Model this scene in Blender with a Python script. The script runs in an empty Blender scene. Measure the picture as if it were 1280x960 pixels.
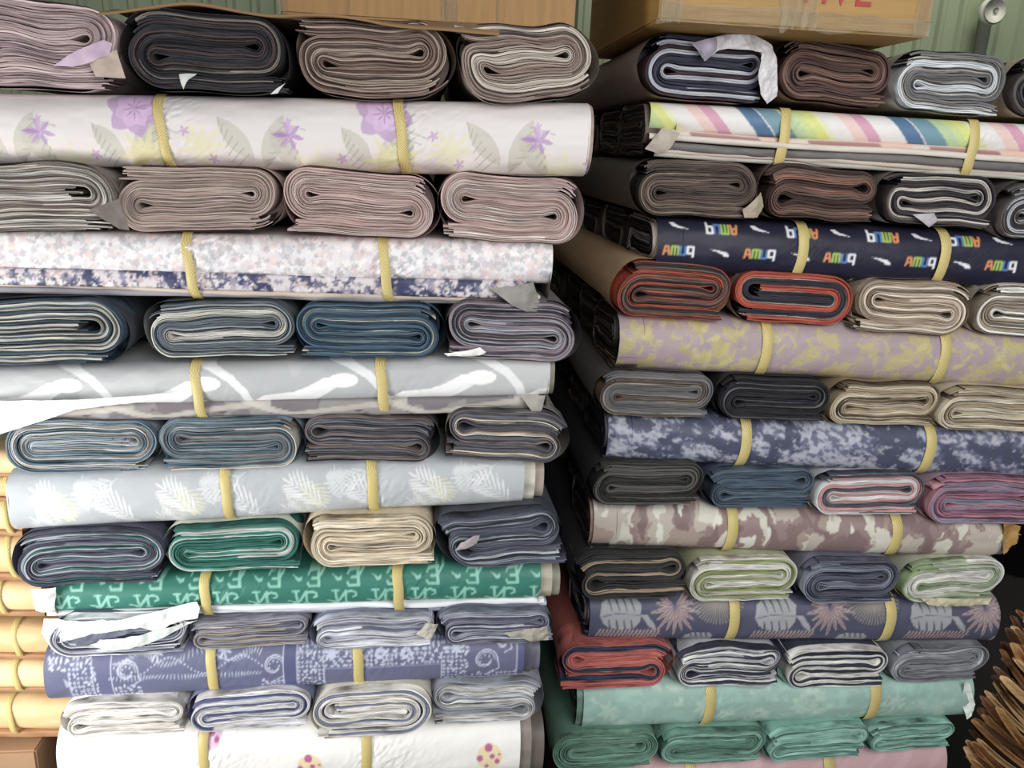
import bpy, math, random
import numpy as np
from mathutils import Matrix, Vector
S = bpy.context.scene
COL = S.collection
# ------------------------------------------------------------------ camera
F = 1004.0
def nrm(v): return v/np.linalg.norm(v)
_Y = nrm(np.array([(528-640)/F, -(185-480)/F, -1]))
_d = nrm(np.array([(480-640)/F, -(3870-480)/F, -1]))
_Z = nrm(-_d - np.dot(-_d, _Y)*_Y)
_X = np.cross(_Y, _Z)
ROT = np.array([_X, _Y, _Z])
CAM = np.array([0, -1.5, 1.66])
cd = bpy.data.cameras.new('camera'); cam = bpy.data.objects.new('camera', cd); COL.objects.link(cam)
cam.matrix_world = Matrix.Translation(CAM) @ Matrix(ROT.tolist()).to_4x4()
cd.sensor_width = 36; cd.lens = 36*F/1280; cd.clip_start = 0.02
S.camera = cam
def P(px, py, Y=0.0):
    d = ROT @ np.array([(px-640)/F, -(py-480)/F, -1]); return CAM + d*(Y-CAM[1])/d[1]
YL, YR = 0.0, 0.10
# ------------------------------------------------------------------ helpers
def lin(h):
    h = h.lstrip('#'); c = np.array([int(h[i:i+2], 16)/255 for i in (0, 2, 4)])
    c = np.where(c <= .04045, c/12.92, ((c+.055)/1.055)**2.4); g = c@np.array([.25, .6, .15]); return np.clip((c*.84+g*.16)*1.06, 0, .93)
def mesh_obj(name, V, Fc, mat, parent=None, cols=None, uvs=None, smooth=True):
    me = bpy.data.meshes.new(name)
    V = np.asarray(V, dtype=np.float32).reshape(-1, 3)
    if isinstance(Fc, np.ndarray):
        me.vertices.add(len(V)); me.vertices.foreach_set('co', V.ravel())
        nf = len(Fc); me.loops.add(nf*4); me.loops.foreach_set('vertex_index', Fc.astype(np.int32).ravel())
        me.polygons.add(nf); me.polygons.foreach_set('loop_start', np.arange(0, nf*4, 4, dtype=np.int32))
        me.update(calc_edges=True); me.validate()
    else:
        me.from_pydata(V.tolist(), [], Fc)
    if cols is not None:
        a = me.color_attributes.new('Col', 'FLOAT_COLOR', 'POINT')
        c = np.ones((len(V), 4), dtype=np.float32); c[:, :3] = np.asarray(cols).reshape(-1, 3); a.data.foreach_set('color', c.ravel())
    if uvs is not None:
        uvs = np.asarray(uvs, dtype=np.float32).reshape(-1, 2)
        uv = me.uv_layers.new(name='UVMap'); li = np.zeros(len(me.loops), dtype=np.int32); me.loops.foreach_get('vertex_index', li)
        uv.data.foreach_set('uv', uvs[li].ravel())
    me.polygons.foreach_set('use_smooth', [smooth]*len(me.polygons))
    me.materials.append(mat)
    o = bpy.data.objects.new(name, me); COL.objects.link(o)
    if parent is not None: o.parent = parent
    return o
def gridf(nu, nv, closed=False, base=0):
    i = np.arange(nu-1)[:, None]; m = nv if closed else nv-1
    j = np.arange(m)[None, :]; j2 = (j+1) % nv
    a = i*nv+j; b = (i+1)*nv+j; c = (i+1)*nv+j2; d = i*nv+j2
    return np.stack([a, b, c, d], -1).reshape(-1, 4)+base
def root(name, label, cat, loc=(0, 0, 0), group=None, kind=None):
    o = bpy.data.objects.new(name, None); COL.objects.link(o); o.empty_display_size = .05
    o['label'] = label; o['category'] = cat
    if group: o['group'] = group
    o.location = loc
    return o
def rehome(o, loc):           # put the root at the base of the thing, parts keep their place
    o.location = Vector(loc)
    for c in o.children: c.data.transform(Matrix.Translation(-Vector(loc)))
def h2(ix, iy, s):
    n = (ix*374761393 + iy*668265263 + s*974711) & 0xffffffff
    n = ((n ^ (n >> 13))*1274126177) & 0xffffffff
    return ((n ^ (n >> 16)) & 0xffff)/65535.0
def vn(x, y, s=0):
    x = np.asarray(x, float); y = np.asarray(y, float)
    ix = np.floor(x).astype(np.int64); iy = np.floor(y).astype(np.int64); fx = x-ix; fy = y-iy
    fx = fx*fx*(3-2*fx); fy = fy*fy*(3-2*fy)
    a = h2(ix, iy, s); b = h2(ix+1, iy, s); c = h2(ix, iy+1, s); d = h2(ix+1, iy+1, s)
    return (a*(1-fx)+b*fx)*(1-fy)+(c*(1-fx)+d*fx)*fy
def fbm(x, y, s=0, o=4):
    r = 0; a = .5
    for k in range(o): r = r+a*vn(np.asarray(x)*2**k, np.asarray(y)*2**k, s+k*17); a *= .5
    return r/(1-.5**o)
# ------------------------------------------------------------------ materials
def newmat(name):
    m = bpy.data.materials.new(name); m.use_nodes = True; nt = m.node_tree
    return m, nt, nt.nodes['Principled BSDF']
def plain(name, hexc, rough=.6, var=.12, scale=18, bump=.15, metal=0, stretch=(1, 1, 1), bdist=.002):
    m, nt, b = newmat(name)
    tc = nt.nodes.new('ShaderNodeTexCoord'); mp = nt.nodes.new('ShaderNodeMapping'); mp.inputs['Scale'].default_value = stretch
    nz = nt.nodes.new('ShaderNodeTexNoise'); nz.inputs['Scale'].default_value = scale; nz.inputs['Detail'].default_value = 5
    nt.links.new(tc.outputs['Object'], mp.inputs[0]); nt.links.new(mp.outputs[0], nz.inputs['Vector'])
    r = nt.nodes.new('ShaderNodeValToRGB'); c = lin(hexc)
    r.color_ramp.elements[0].position = .3; r.color_ramp.elements[1].position = .7
    r.color_ramp.elements[0].color = (*(c*(1-var)), 1); r.color_ramp.elements[1].color = (*np.minimum(c*(1+var), 1), 1)
    nt.links.new(nz.outputs['Fac'], r.inputs[0]); nt.links.new(r.outputs[0], b.inputs['Base Color'])
    bp = nt.nodes.new('ShaderNodeBump'); bp.inputs['Strength'].default_value = bump; bp.inputs['Distance'].default_value = bdist
    nt.links.new(nz.outputs['Fac'], bp.inputs['Height']); nt.links.new(bp.outputs[0], b.inputs['Normal'])
    b.inputs['Roughness'].default_value = rough; b.inputs['Metallic'].default_value = metal
    return m
_pc = {}
def paper(hexc):
    if hexc not in _pc: _pc[hexc] = plain('paper_'+hexc, hexc, .6, .08, 9, .1, 0, (6, 1, 6))
    return _pc[hexc]
def mk_layers():              # cut paper edges: colour per sheet, fine streaks along each sheet
    m, nt, b = newmat('paper_edges')
    at = nt.nodes.new('ShaderNodeAttribute'); at.attribute_name = 'Col'
    uv = nt.nodes.new('ShaderNodeUVMap'); mp = nt.nodes.new('ShaderNodeMapping'); mp.inputs['Scale'].default_value = (14, 5.0, 1)
    nz = nt.nodes.new('ShaderNodeTexNoise'); nz.inputs['Scale'].default_value = 1; nz.inputs['Detail'].default_value = 3
    nt.links.new(uv.outputs[0], mp.inputs[0]); nt.links.new(mp.outputs[0], nz.inputs['Vector'])
    r = nt.nodes.new('ShaderNodeValToRGB'); e = r.color_ramp.elements
    e[0].position = .30; e[0].color = (.22, .2, .19, 1); e[1].position = .68; e[1].color = (1.4, 1.4, 1.4, 1)
    x = e.new(.5); x.color = (.9, .9, .9, 1)
    mx = nt.nodes.new('ShaderNodeMix'); mx.data_type = 'RGBA'; mx.blend_type = 'MULTIPLY'; mx.inputs[0].default_value = 1
    nt.links.new(nz.outputs['Fac'], r.inputs[0]); nt.links.new(at.outputs['Color'], mx.inputs[6]); nt.links.new(r.outputs[0], mx.inputs[7])
    nt.links.new(mx.outputs[2], b.inputs['Base Color'])
    bp = nt.nodes.new('ShaderNodeBump'); bp.inputs['Strength'].default_value = .5; bp.inputs['Distance'].default_value = .002
    nt.links.new(nz.outputs['Fac'], bp.inputs['Height']); nt.links.new(bp.outputs[0], b.inputs['Normal'])
    b.inputs['Roughness'].default_value = .75
    return m
M_EDGE = mk_layers()
def mk_print():
    m, nt, b = newmat('printed_paper')
    at = nt.nodes.new('ShaderNodeAttribute'); at.attribute_name = 'Col'
    tc = nt.nodes.new('ShaderNodeTexCoord'); nz = nt.nodes.new('ShaderNodeTexNoise'); nz.inputs['Scale'].default_value = 30; nz.inputs['Detail'].default_value = 4
    nt.links.new(tc.outputs['Object'], nz.inputs['Vector'])
    bp = nt.nodes.new('ShaderNodeBump'); bp.inputs['Strength'].default_value = .18; bp.inputs['Distance'].default_value = .003
    nt.links.new(nz.outputs['Fac'], bp.inputs['Height']); nt.links.new(bp.outputs[0], b.inputs['Normal'])
    nt.links.new(at.outputs['Color'], b.inputs['Base Color'])
    b.inputs['Roughness'].default_value = .5; b.inputs['Specular IOR Level'].default_value = .35
    return m
M_PRINT = mk_print()
def mk_strap():
    m, nt, b = newmat('woven_strap')
    tc = nt.nodes.new('ShaderNodeTexCoord'); ck = nt.nodes.new('ShaderNodeTexChecker'); ck.inputs['Scale'].default_value = 420
    ck.inputs['Color1'].default_value = (*lin('#dccb7c'), 1); ck.inputs['Color2'].default_value = (*lin('#bda552'), 1)
    nt.links.new(tc.outputs['Object'], ck.inputs['Vector']); nt.links.new(ck.outputs['Color'], b.inputs['Base Color'])
    bp = nt.nodes.new('ShaderNodeBump'); bp.inputs['Strength'].default_value = .4; bp.inputs['Distance'].default_value = .001
    nt.links.new(ck.outputs['Fac'], bp.inputs['Height']); nt.links.new(bp.outputs[0], b.inputs['Normal'])
    b.inputs['Roughness'].default_value = .45
    return m
M_STRAP = mk_strap()
# ------------------------------------------------------------------ end-on folded rolls
def roll_path(n, L, t, kind):
    m = n//2; pts = []; LR = L+.45*t
    lv = lambda j: j*t
    def arc(cx, cz, r, a0, a1):
        k = max(5, int(abs(a1-a0)/math.pi*(7+5*r/t)))
        return [(cx+r*math.cos(a), cz+r*math.sin(a)) for a in np.linspace(a0, a1, k)]
    def line(xa, xb, z): return [(x, z) for x in np.linspace(xa, xb, 14)[1:-1]]
    H = math.pi/2
    if kind == 'S':           # folded in the middle then wound: two hollow turns, one each side
        def arm(sgn):         # from level 0 at its left (sgn=1) or right end outwards
            out = []; turns = []; lev = 0; side = -1; p = []
            while True:
                if side == -1:
                    nl = -1-lev
                    if abs(nl) > m: p += arc(-L, -t/2, abs(lev+.5)*t, H, H+.8); break
                    r = (lev+.5)*t; turns.append(len(p)); p += arc(-L, -t/2, r, H, 3*H) if r > 0 else arc(-L, -t/2, -r, 3*H, H)
                    lev = nl; p += line(-L, LR, lv(lev)); side = 1
                else:
                    nl = 1-lev
                    if abs(nl) > m: p += line(LR, LR+.8*n*t/2, lv(lev)); break
                    r = (nl-lev)/2*t; turns.append(len(p))
                    p += arc(LR, t/2, abs(r), -H, H) if r > 0 else arc(LR, t/2, abs(r), H, -H)
                    lev = nl; p += line(LR, -L, lv(lev)); side = -1
            return p
        A = arm(1)
        # second arm: starts on level 0 at the right end
        B = []; lev = 0; side = 1
        while True:
            if side == 1:
                nl = 1-lev
                if abs(nl) > m: B += line(LR, LR+.8*n*t/2, lv(lev)); break
                r = (nl-lev)/2*t; B += arc(LR, t/2, abs(r), -H, H) if r > 0 else arc(LR, t/2, abs(r), H, -H)
                lev = nl; B += line(LR, -L, lv(lev)); side = -1
            else:
                nl = -1-lev
                if abs(nl) > m: B += arc(-L, -t/2, abs(lev+.5)*t, H, H+.8); break
                r = (lev-nl)/2*t; B += arc(-L, -t/2, abs(r), H, 3*H) if r > 0 else arc(-L, -t/2, abs(r), 3*H, H)
                lev = nl; B += line(-L, LR, lv(lev)); side = 1
        pts = B[::-1]+line(LR, -L, 0)+A
    else:                     # simple flattened spiral round one slit
        lev = .5; p = line(LR+t*.35, -L, t*.5); side = -1
        while True:
            if side == -1:
                nl = -lev
                p += arc(-L, 0, lev*t, H, 3*H); lev = nl; p += line(-L, LR, lev*t); side = 1
            else:
                nl = 1-lev
                if abs(nl) > n/2: p += line(LR, LR+.55*n*t/2, lev*t); break
                p += arc(LR, t/2, (nl-lev)/2*t, -H, H); lev = nl; p += line(LR, -L, lev*t); side = -1
        pts = p
    return np.array(pts)
def warp(p, W, H, rs, amp):
    x, z = p[:, 0]/W, p[:, 1]/H
    a, b, c, d = rs
    dz = amp*H*(.42*np.sin(2.0*math.pi*x+a)*(.5+z*.5)+.14*np.sin(4.3*math.pi*x+b+z*3)*(1-abs(z))+.06*np.sin(11*x+z*7+d))
    dx = amp*H*.5*np.sin(3*z+c)
    return np.stack([p[:, 0]+dx, p[:, 1]+dz], 1)
def windings(name, par, W, H, kind, n, k, pal, seed, y0, fx, fz, place, amp=.12, depth=.09, ragged=1.0, fill=.8, wts=None, alt=.74):
    rng = random.Random(seed); rs = [rng.uniform(0, 6.28) for _ in range(4)]
    t = H/(n+.15) if kind == 'S' else H/((n if n % 2 == 0 else n+1)+.15)
    L = max(W/2-H/2, .01)
    p = roll_path(n, L, t, kind)
    # resample
    d = np.r_[0, np.cumsum(np.hypot(*np.diff(p, axis=0).T))]; N = int(d[-1]/.0045)
    u = np.linspace(0, d[-1], N); p = np.stack([np.interp(u, d, p[:, 0]), np.interp(u, d, p[:, 1])], 1)
    tg = np.gradient(p, axis=0); tg /= np.linalg.norm(tg, axis=1)[:, None]+1e-9; nr = np.stack([-tg[:, 1], tg[:, 0]], 1)
    # curvature side: squeeze the bundle outwards in the tightest turns so a hollow is left
    ang = np.unwrap(np.arctan2(tg[:, 1], tg[:, 0])); cur = np.gradient(ang, u)
    sq = np.clip(np.abs(cur)*t*.5*.9, 0, 1)*(1 if kind == 'S' else .35); sq[sq < .45] = 0
    kk = 9; sq = np.convolve(sq, np.ones(kk)/kk, 'same'); sg = np.sign(np.convolve(cur, np.ones(kk), 'same'))
    Vs = []; Fs = []; Cs = []; Us = []; base = 0
    cols = [lin(c) for c in pal]
    w0 = [rng.choice([.45, .7, 1, 1.6, 2.2]) for _ in range(k)]; wts = np.array(wts or w0, float); wts = np.repeat(wts/2, 2)*np.tile([1.15, .85], k); cols = [c*q for c in (cols*3)[:k] for q in ((1.06, .9) if rng.random() < .5 else (.88, 1.08))]; k = 2*k; edges = np.r_[0, np.cumsum(wts)]/wts.sum()
    for s in range(k):
        off = (-.5+(edges[s]+edges[s+1])/2)*t; hw = (edges[s+1]-edges[s])*t*.5*(1-(1-fill)*.8)
        ys = rng.uniform(-.004, .004)
        jit = (vn(u*26, u*0+s, seed+s)-.5)*t/k*.45+(vn(u*80, u*0+s, seed+s+50)-.5)*t/k*.2
        o1 = off-hw+jit; o2 = off+hw+jit
        lim = t*.5
        for o in (o1, o2):    # centre of curvature is on +normal side when cur>0
            pass
        f = lambda o: o - sg*sq*(lim+o*sg)*.5
        a = p+nr*f(o1)[:, None]; b = p+nr*f(o2)[:, None]
        e0 = int(N*rng.uniform(0, .02*ragged)); e1 = N-int(N*rng.uniform(0, .035*ragged))
        sl = slice(e0, e1); a = warp(a[sl], W, H, rs, amp); b = warp(b[sl], W, H, rs, amp)
        uu = u[sl]
        yy = y0+ys+(vn(uu*14, uu*0+s*3.3, seed+9)-.5)*.007+(vn(uu*60, uu*0+s*3.3, seed+19)-.5)*.0025
        G = np.zeros((len(uu), 4, 3))
        for q, (pt, dy) in enumerate(((a, depth), (a, 0), (b, 0), (b, depth))):
            G[:, q, 0] = pt[:, 0]*fx; G[:, q, 2] = pt[:, 1]*fz; G[:, q, 1] = yy+dy
        c = cols[s % len(cols)]
        # a different sheet takes over for stretches of the bundle
        altc = cols[(s+3) % len(cols)]; mk = (vn(uu*1.6, uu*0+s*5, seed+77) > alt).astype(float)[:, None]
        br = (.86+.28*vn(uu*9, uu*0+s*7, seed+5))[:, None]
        cc = (c*(1-mk)+altc*mk)*br
        Cs.append(np.repeat(cc[:, None, :], 4, 1).reshape(-1, 3))
        U = np.zeros((len(uu), 4, 2)); U[:, :, 0] = uu[:, None]; U[:, :, 1] = s+np.array([-.3, .1, .9, 1.3])[None]; Us.append(U.reshape(-1, 2))
        fc = gridf(len(uu), 4, base=base)
        Vs.append(G.reshape(-1, 3)); Fs.append(fc); base += len(uu)*4
    V = place(np.concatenate(Vs))
    return mesh_obj(name, V, np.concatenate(Fs), M_EDGE, par, np.concatenate(Cs), np.concatenate(Us), smooth=False), rs
def stadium(W, H, n=28):
    L = max(W/2-H/2, .005); r = H/2; o = []
    for a in np.linspace(math.pi/2, 3*math.pi/2, n): o.append((-L+r*math.cos(a), r*math.sin(a)))
    for x in np.linspace(-L, L, 14)[1:-1]: o.append((x, -r))
    for a in np.linspace(-math.pi/2, math.pi/2, n): o.append((L+r*math.cos(a), r*math.sin(a)))
    for x in np.linspace(L, -L, 14)[1:-1]: o.append((x, r))
    return np.array(o)
GROUPS = {}
def end_roll(box, Yf, pal, label, outer='#b9aca4', kind='S', n=7, k=4, fx=1, fz=1, tilt=0, seed=1, amp=.12, dep=1.06, flaps=(), ragged=1.0, fill=.8, yoff=0, wts=None, alt=.74):
    x0, x1, yt, yb = box; cx, cy = (x0+x1)/2, (yt+yb)/2; rng = random.Random(seed*7+1)
    Yf = Yf+rng.uniform(-.012, .008)+yoff
    c = P(cx, cy, Yf); W = np.linalg.norm(P(x1, cy, Yf)-P(x0, cy, Yf)); H = abs(P(cx, yt, Yf)[2]-P(cx, yb, Yf)[2])
    r = root('folded_paper_roll', label, 'paper roll')
    ca, sa = math.cos(tilt), math.sin(tilt)
    def place(V):
        V = V.copy(); x = V[:, 0]*ca-V[:, 2]*sa; z = V[:, 0]*sa+V[:, 2]*ca
        V[:, 0] = x+c[0]; V[:, 2] = z+c[2]; V[:, 1] += Yf; return V
    wobj, rs = windings('folded_layers', r, W*.985, H*.97, kind, n, k, pal, seed, 0, fx, fz, place, amp, ragged=ragged, fill=fill, wts=wts, alt=alt)
    st = stadium(W*.985+.004, H*.97+.004); st = warp(st, W*.985, H*.97, rs, amp); st[:, 0] *= fx; st[:, 1] *= fz
    if fx*fz < 0: st = st[::-1]
    ys = [.012, .03, .08, .2, .45, .75, dep-.02, dep]
    G = np.zeros((len(ys), len(st), 3))
    for i, y in enumerate(ys):
        w = 1-.02*math.sin(y*9+seed)*(y > .05)
        if i == len(ys)-1: w = .94
        hz = (1, 1, .97, .94, .94, .94, .94, .94)[i]; G[i, :, 0] = st[:, 0]*w*(.5+hz*.5); G[i, :, 2] = st[:, 1]*w*hz; G[i, :, 1] = y+(.006*vn(np.arange(len(st))*.3, np.zeros(len(st)), seed) if i == 0 else 0)
    V = G.reshape(-1, 3); nv = len(st); fc = [tuple(q) for q in gridf(len(ys), nv, True).tolist()]
    fc.append(tuple(range((len(ys)-1)*nv, len(ys)*nv)))
    mesh_obj('outer_sheet', place(V), fc, paper(outer), r)
    # dark inside of the roll behind the sheets is the roll's own core
    core = st*.93; cv = np.zeros((nv, 3)); cv[:, 0] = core[:, 0]; cv[:, 2] = core[:, 1]; cv[:, 1] = .085
    mesh_obj('core', place(cv), [tuple(range(nv))], paper(pal[0]), r)
    for fl in flaps: flap(r, *fl, Y=Yf-.012)
    rehome(r, (c[0], Yf+dep/2, c[2]-H/2))
    return r
# ------------------------------------------------------------------ loose flaps of paper
def flap(par, pts, hexc, bulge=.02, dy=0.0, name='torn_flap', seed=3, crumple=.004, Y=0.0):
    """flat piece of paper given by its corners, bent and crumpled"""
    import bmesh
    bm = bmesh.new(); vs = [bm.verts.new(P(x, y, Y)) for x, y in pts]; bm.faces.new(vs)
    bmesh.ops.triangulate(bm, faces=bm.faces[:])
    for _ in range(4):
        bmesh.ops.subdivide_edges(bm, edges=[e for e in bm.edges if e.calc_length() > .006], cuts=1, use_grid_fill=False)
        bmesh.ops.triangulate(bm, faces=bm.faces[:])
    xs = [v.co.x for v in bm.verts]; zs = [v.co.z for v in bm.verts]; x0, x1, z0, z1 = min(xs), max(xs), min(zs), max(zs)
    for v in bm.verts:
        fx = (v.co.x-x0)/(x1-x0+1e-6); fz = (v.co.z-z0)/(z1-z0+1e-6)
        v.co.y += -bulge*math.sin(fx*math.pi)*math.sin(.4+fz*2.2)+dy+float(fbm(v.co.x*45+seed, v.co.z*45, seed, 3)-.5)*crumple*3
    me = bpy.data.meshes.new(name); bm.to_mesh(me); bm.free()
    for p in me.polygons: p.use_smooth = crumple < .006
    me.materials.append(paper(hexc)); o = bpy.data.objects.new(name, me); COL.objects.link(o); o.parent = par
    return o
# ------------------------------------------------------------------ painting prints
class Cv:                     # print artwork, units = photo pixels along / down the roll
    R = 1.6
    def __init__(s, w, h, base):
        s.w, s.h = w, h; s.nx, s.ny = int(w*s.R), int(h*s.R); s.a = np.zeros((s.ny, s.nx, 3))+lin(base)
        s.X, s.Y = np.meshgrid((np.arange(s.nx)+.5)/s.R, (np.arange(s.ny)+.5)/s.R)
    def put(s, sl, mk, col, al=1.0):
        s.a[sl] += (lin(col)-s.a[sl])*(mk*al)[..., None]
    def bb(s, x0, y0, x1, y1):
        i0 = max(int(x0*s.R)-2, 0); i1 = min(int(x1*s.R)+3, s.nx); j0 = max(int(y0*s.R)-2, 0); j1 = min(int(y1*s.R)+3, s.ny)
        return None if i0 >= i1 or j0 >= j1 else (slice(j0, j1), slice(i0, i1))
    def poly(s, pts, col, al=1.0):
        pts = np.array(pts, float); sl = s.bb(*pts.min(0), *pts.max(0))
        if sl is None: return
        X, Y = s.X[sl], s.Y[sl]; ins = np.zeros(X.shape, bool); n = len(pts)
        for i in range(n):
            (xa, ya), (xb, yb) = pts[i], pts[(i+1) % n]
            if ya == yb: continue
            ins ^= ((ya > Y) != (yb > Y)) & (X < (xb-xa)*(Y-ya)/(yb-ya)+xa)
        s.put(sl, ins.astype(float), col, al)
    def stroke(s, pts, wd, col, al=1.0, wd2=None):
        pts = np.array(pts, float); sl = s.bb(*(pts.min(0)-wd), *(pts.max(0)+wd))
        if sl is None: return
        X, Y = s.X[sl], s.Y[sl]; m = np.zeros(X.shape); n = len(pts)-1
        for i in range(n):
            a, b = pts[i], pts[i+1]; d = b-a; l2 = d@d+1e-9
            t = np.clip(((X-a[0])*d[0]+(Y-a[1])*d[1])/l2, 0, 1)
            w = wd if wd2 is None else wd+(wd2-wd)*(i+t)/n
            m = np.maximum(m, np.clip((w/2-np.hypot(X-a[0]-t*d[0], Y-a[1]-t*d[1]))*s.R+.5, 0, 1))
        s.put(sl, m, col, al)
    def disc(s, x, y, r, col, al=1.0, ry=None): 
        ry = ry or r; sl = s.bb(x-r, y-ry, x+r, y+ry)
        if sl is None: return
        m = np.clip((1-np.hypot((s.X[sl]-x)/r, (s.Y[sl]-y)/ry))*r*s.R+.5, 0, 1); s.put(sl, m, col, al)
    def mask(s, m, col, al=1.0): s.put((slice(None), slice(None)), np.clip(m, 0, 1), col, al)
    def leaf(s, x, y, L, w, ang, col, al=1.0):
        t = np.linspace(0, 1, 9); c, n = math.cos(ang), math.sin(ang); h = np.sin(t*math.pi)**.8*w/2
        up = [(x+L*a*c-b*n, y+L*a*n+b*c) for a, b in zip(t, h)]; dn = [(x+L*a*c+b*n, y+L*a*n-b*c) for a, b in zip(t, h)][::-1]
        s.poly(up+dn, col, al)
    def frond(s, x, y, L, ang, col, al=1.0, n=9, lw=3, ll=.45, sp=.75, curve=0.0):
        a = ang; px, py = x, y; pts = [(x, y)]
        for i in range(n):
            px += L/n*math.cos(a); py += L/n*math.sin(a); pts.append((px, py)); a += curve/n
            l = L*ll*math.sin(.5+2.4*(i+1)/(n+1)); 
            for sg in (-1, 1): s.leaf(px, py, l, lw, a+sg*sp, col, al)
        s.stroke(pts, max(1, lw*.4), col, al); s.leaf(px, py, L*ll*.6, lw, a, col, al)
    def flower(s, x, y, r, col, n=5, ph=0.0, al=1.0, ctr=None, w=.8):
        for i in range(n): s.leaf(x, y, r, r*w, ph+i*2*math.pi/n, col, al)
        if ctr: s.disc(x, y, r*.2, ctr)
def star(cv, x, y, r, col, n, a0, a1, w, al=1.0):
    for i in range(n): cv.leaf(x, y, r*(1-.25*(i % 2)), w, a0+(a1-a0)*i/(n-1), col, al)
def p_floral(w, h):           # pale ground, grey and straw leaves, lilac flowers
    c = Cv(w, h, '#dcd6d5'); rg = random.Random(4)
    n = fbm(c.X/60, c.Y/35, 3); c.mask((n-.4)*2, '#d9cfcd', .6); c.mask((c.Y/h-.45)*1.2, '#e0cfc6', .6)
    for x0 in (-160, 150, 462, 774):
        for dx, dy, L, an in ((-40, 95, 75, -1.2), (10, 100, 70, -2.2), (60, 40, 60, .9), (105, 100, 80, -1.1), (150, 90, 70, -2.0), (-95, 30, 70, .9)):
            c.leaf(x0+dx, dy, L, 26, an, '#bdb9ab', .7)
            for q in range(7):
                c.stroke([(x0+dx+L*q/7*math.cos(an), dy+L*q/7*math.sin(an)), (x0+dx+L*(q/7+.14)*math.cos(an+.45), dy+L*(q/7+.14)*math.sin(an+.45))], 1.5, '#a19d8e', .7)
        star(c, x0+125, 85, 42, '#dcd49a', 11, 2.4, 6.6, 8, .7); star(c, x0+195, 66, 34, '#dcd6a4', 9, 0, 5.6, 8, .6)
        star(c, x0+30, 100, 40, '#dad7b2', 9, 3, 6.4, 8, .6)
        c.flower(x0+113, 20, 38, '#b48cc0', 6, .3, .75, None, .75); c.flower(x0+113, 20, 26, '#d9b7dc', 7, .1, .7); star(c, x0+113, 20, 18, '#8d62a0', 9, 0, 6, 1.5, .7)
        c.flower(x0-5, 52, 19, '#b48cc4', 6, .2, .85, None, .3); c.leaf(x0-5, 52, 24, 6, 3.2, '#a678ba', .9); c.leaf(x0-5, 50, 22, 7, -1.7, '#c9a6d4', .8)
        for sx, sy in ((175, 48), (208, 84), (60, 80)): c.flower(x0+sx, sy, 8, '#bd94c2', 5, .5, .8, None, .4)
    return c
def p_ditsy(w, h):
    c = Cv(w, h, '#e3e1e4'); rg = random.Random(5)
    c.mask((fbm(c.X/40, c.Y/25, 8)-.45)*3, '#d6cfd2', .7)
    for i in range(int(w*h/38)):
        c.flower(rg.uniform(0, w), rg.uniform(0, h), rg.uniform(2.5, 6.5), rg.choice(['#c3c3ca', '#dcc7c9', '#b3b6bd', '#efeaea', '#e6d2cf', '#bfb6bd', '#f1efef']), rg.choice([4, 5, 6]), rg.uniform(0, 6), .8, None, .6)
    for i in range(int(w*h/220)): c.stroke([(x := rg.uniform(0, w), y := rg.uniform(0, h)), (x+rg.uniform(-7, 7), y+rg.uniform(-7, 7))], .9, '#9b9ba4', .6)
    return c
def p_navyditsy(w, h):
    c = Cv(w, h, '#d3cacc'); rg = random.Random(6)
    for i in range(int(w*h/60)):
        cl = rg.choice(['#3b3f68', '#454a76', '#8a86a4', '#b9a4a2', '#e6dfdf', '#6f7088'])
        if cl in ('#3b3f68', '#454a76') and vn(rg.random(), 0) < 0: continue
        c.flower(rg.uniform(0, w), rg.uniform(0, h), rg.uniform(3, 8), cl, rg.choice([4, 5]), rg.uniform(0, 6), .9, None, .5)
    c.mask((vn(c.X/28, c.Y/30, 4) > .68)*(vn(c.X/4, c.Y/4, 9) > .38), '#343a63', .95)
    return c
def p_abstract(w, h):
    c = Cv(w, h, '#b4b7b9'); c.mask((fbm(c.X/90, c.Y/60, 2) > .52)*1., '#bfc1c2', .7)
    for x0 in range(-180, int(w)+200, 172):
        x0 += 35
        c.stroke([(x0, 56), (x0+20, 44), (x0+55, 42), (x0+75, 36), (x0+95, 26), (x0+120, 24)], 6, '#f1f2f2', .97, 13)
        c.disc(x0+118, 24, 19, '#f1f2f2', .97, 9); c.poly([(x0-2, 60), (x0+18, 44), (x0+60, 40), (x0+80, 30), (x0+110, 32), (x0+70, 58)], '#eceeee', .9)
        c.stroke([(x0+95, -6), (x0+125, 4), (x0+150, 18), (x0+166, 36), (x0+174, 62)], 9, '#e6e8e9', .97, 11)
    return c
def p_taupe(w, h):
    c = Cv(w, h, '#8f8a88'); c.mask((fbm(c.X/45, c.Y/40, 12) > .53)*1., '#746c72', .9)
    for x0 in range(-100, int(w)+100, 172):
        c.poly([(x0+70, h*.2), (x0+110, h*.25), (x0+92, h*.7)], '#514b56'); c.stroke([(x0, h*.9), (x0+60, h*.5), (x0+150, h*.1)], 7, '#b8b0a6', .9); c.stroke([(x0+120, 0), (x0+190, h)], 8, '#c3bcb3', .8)
    return c
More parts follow.
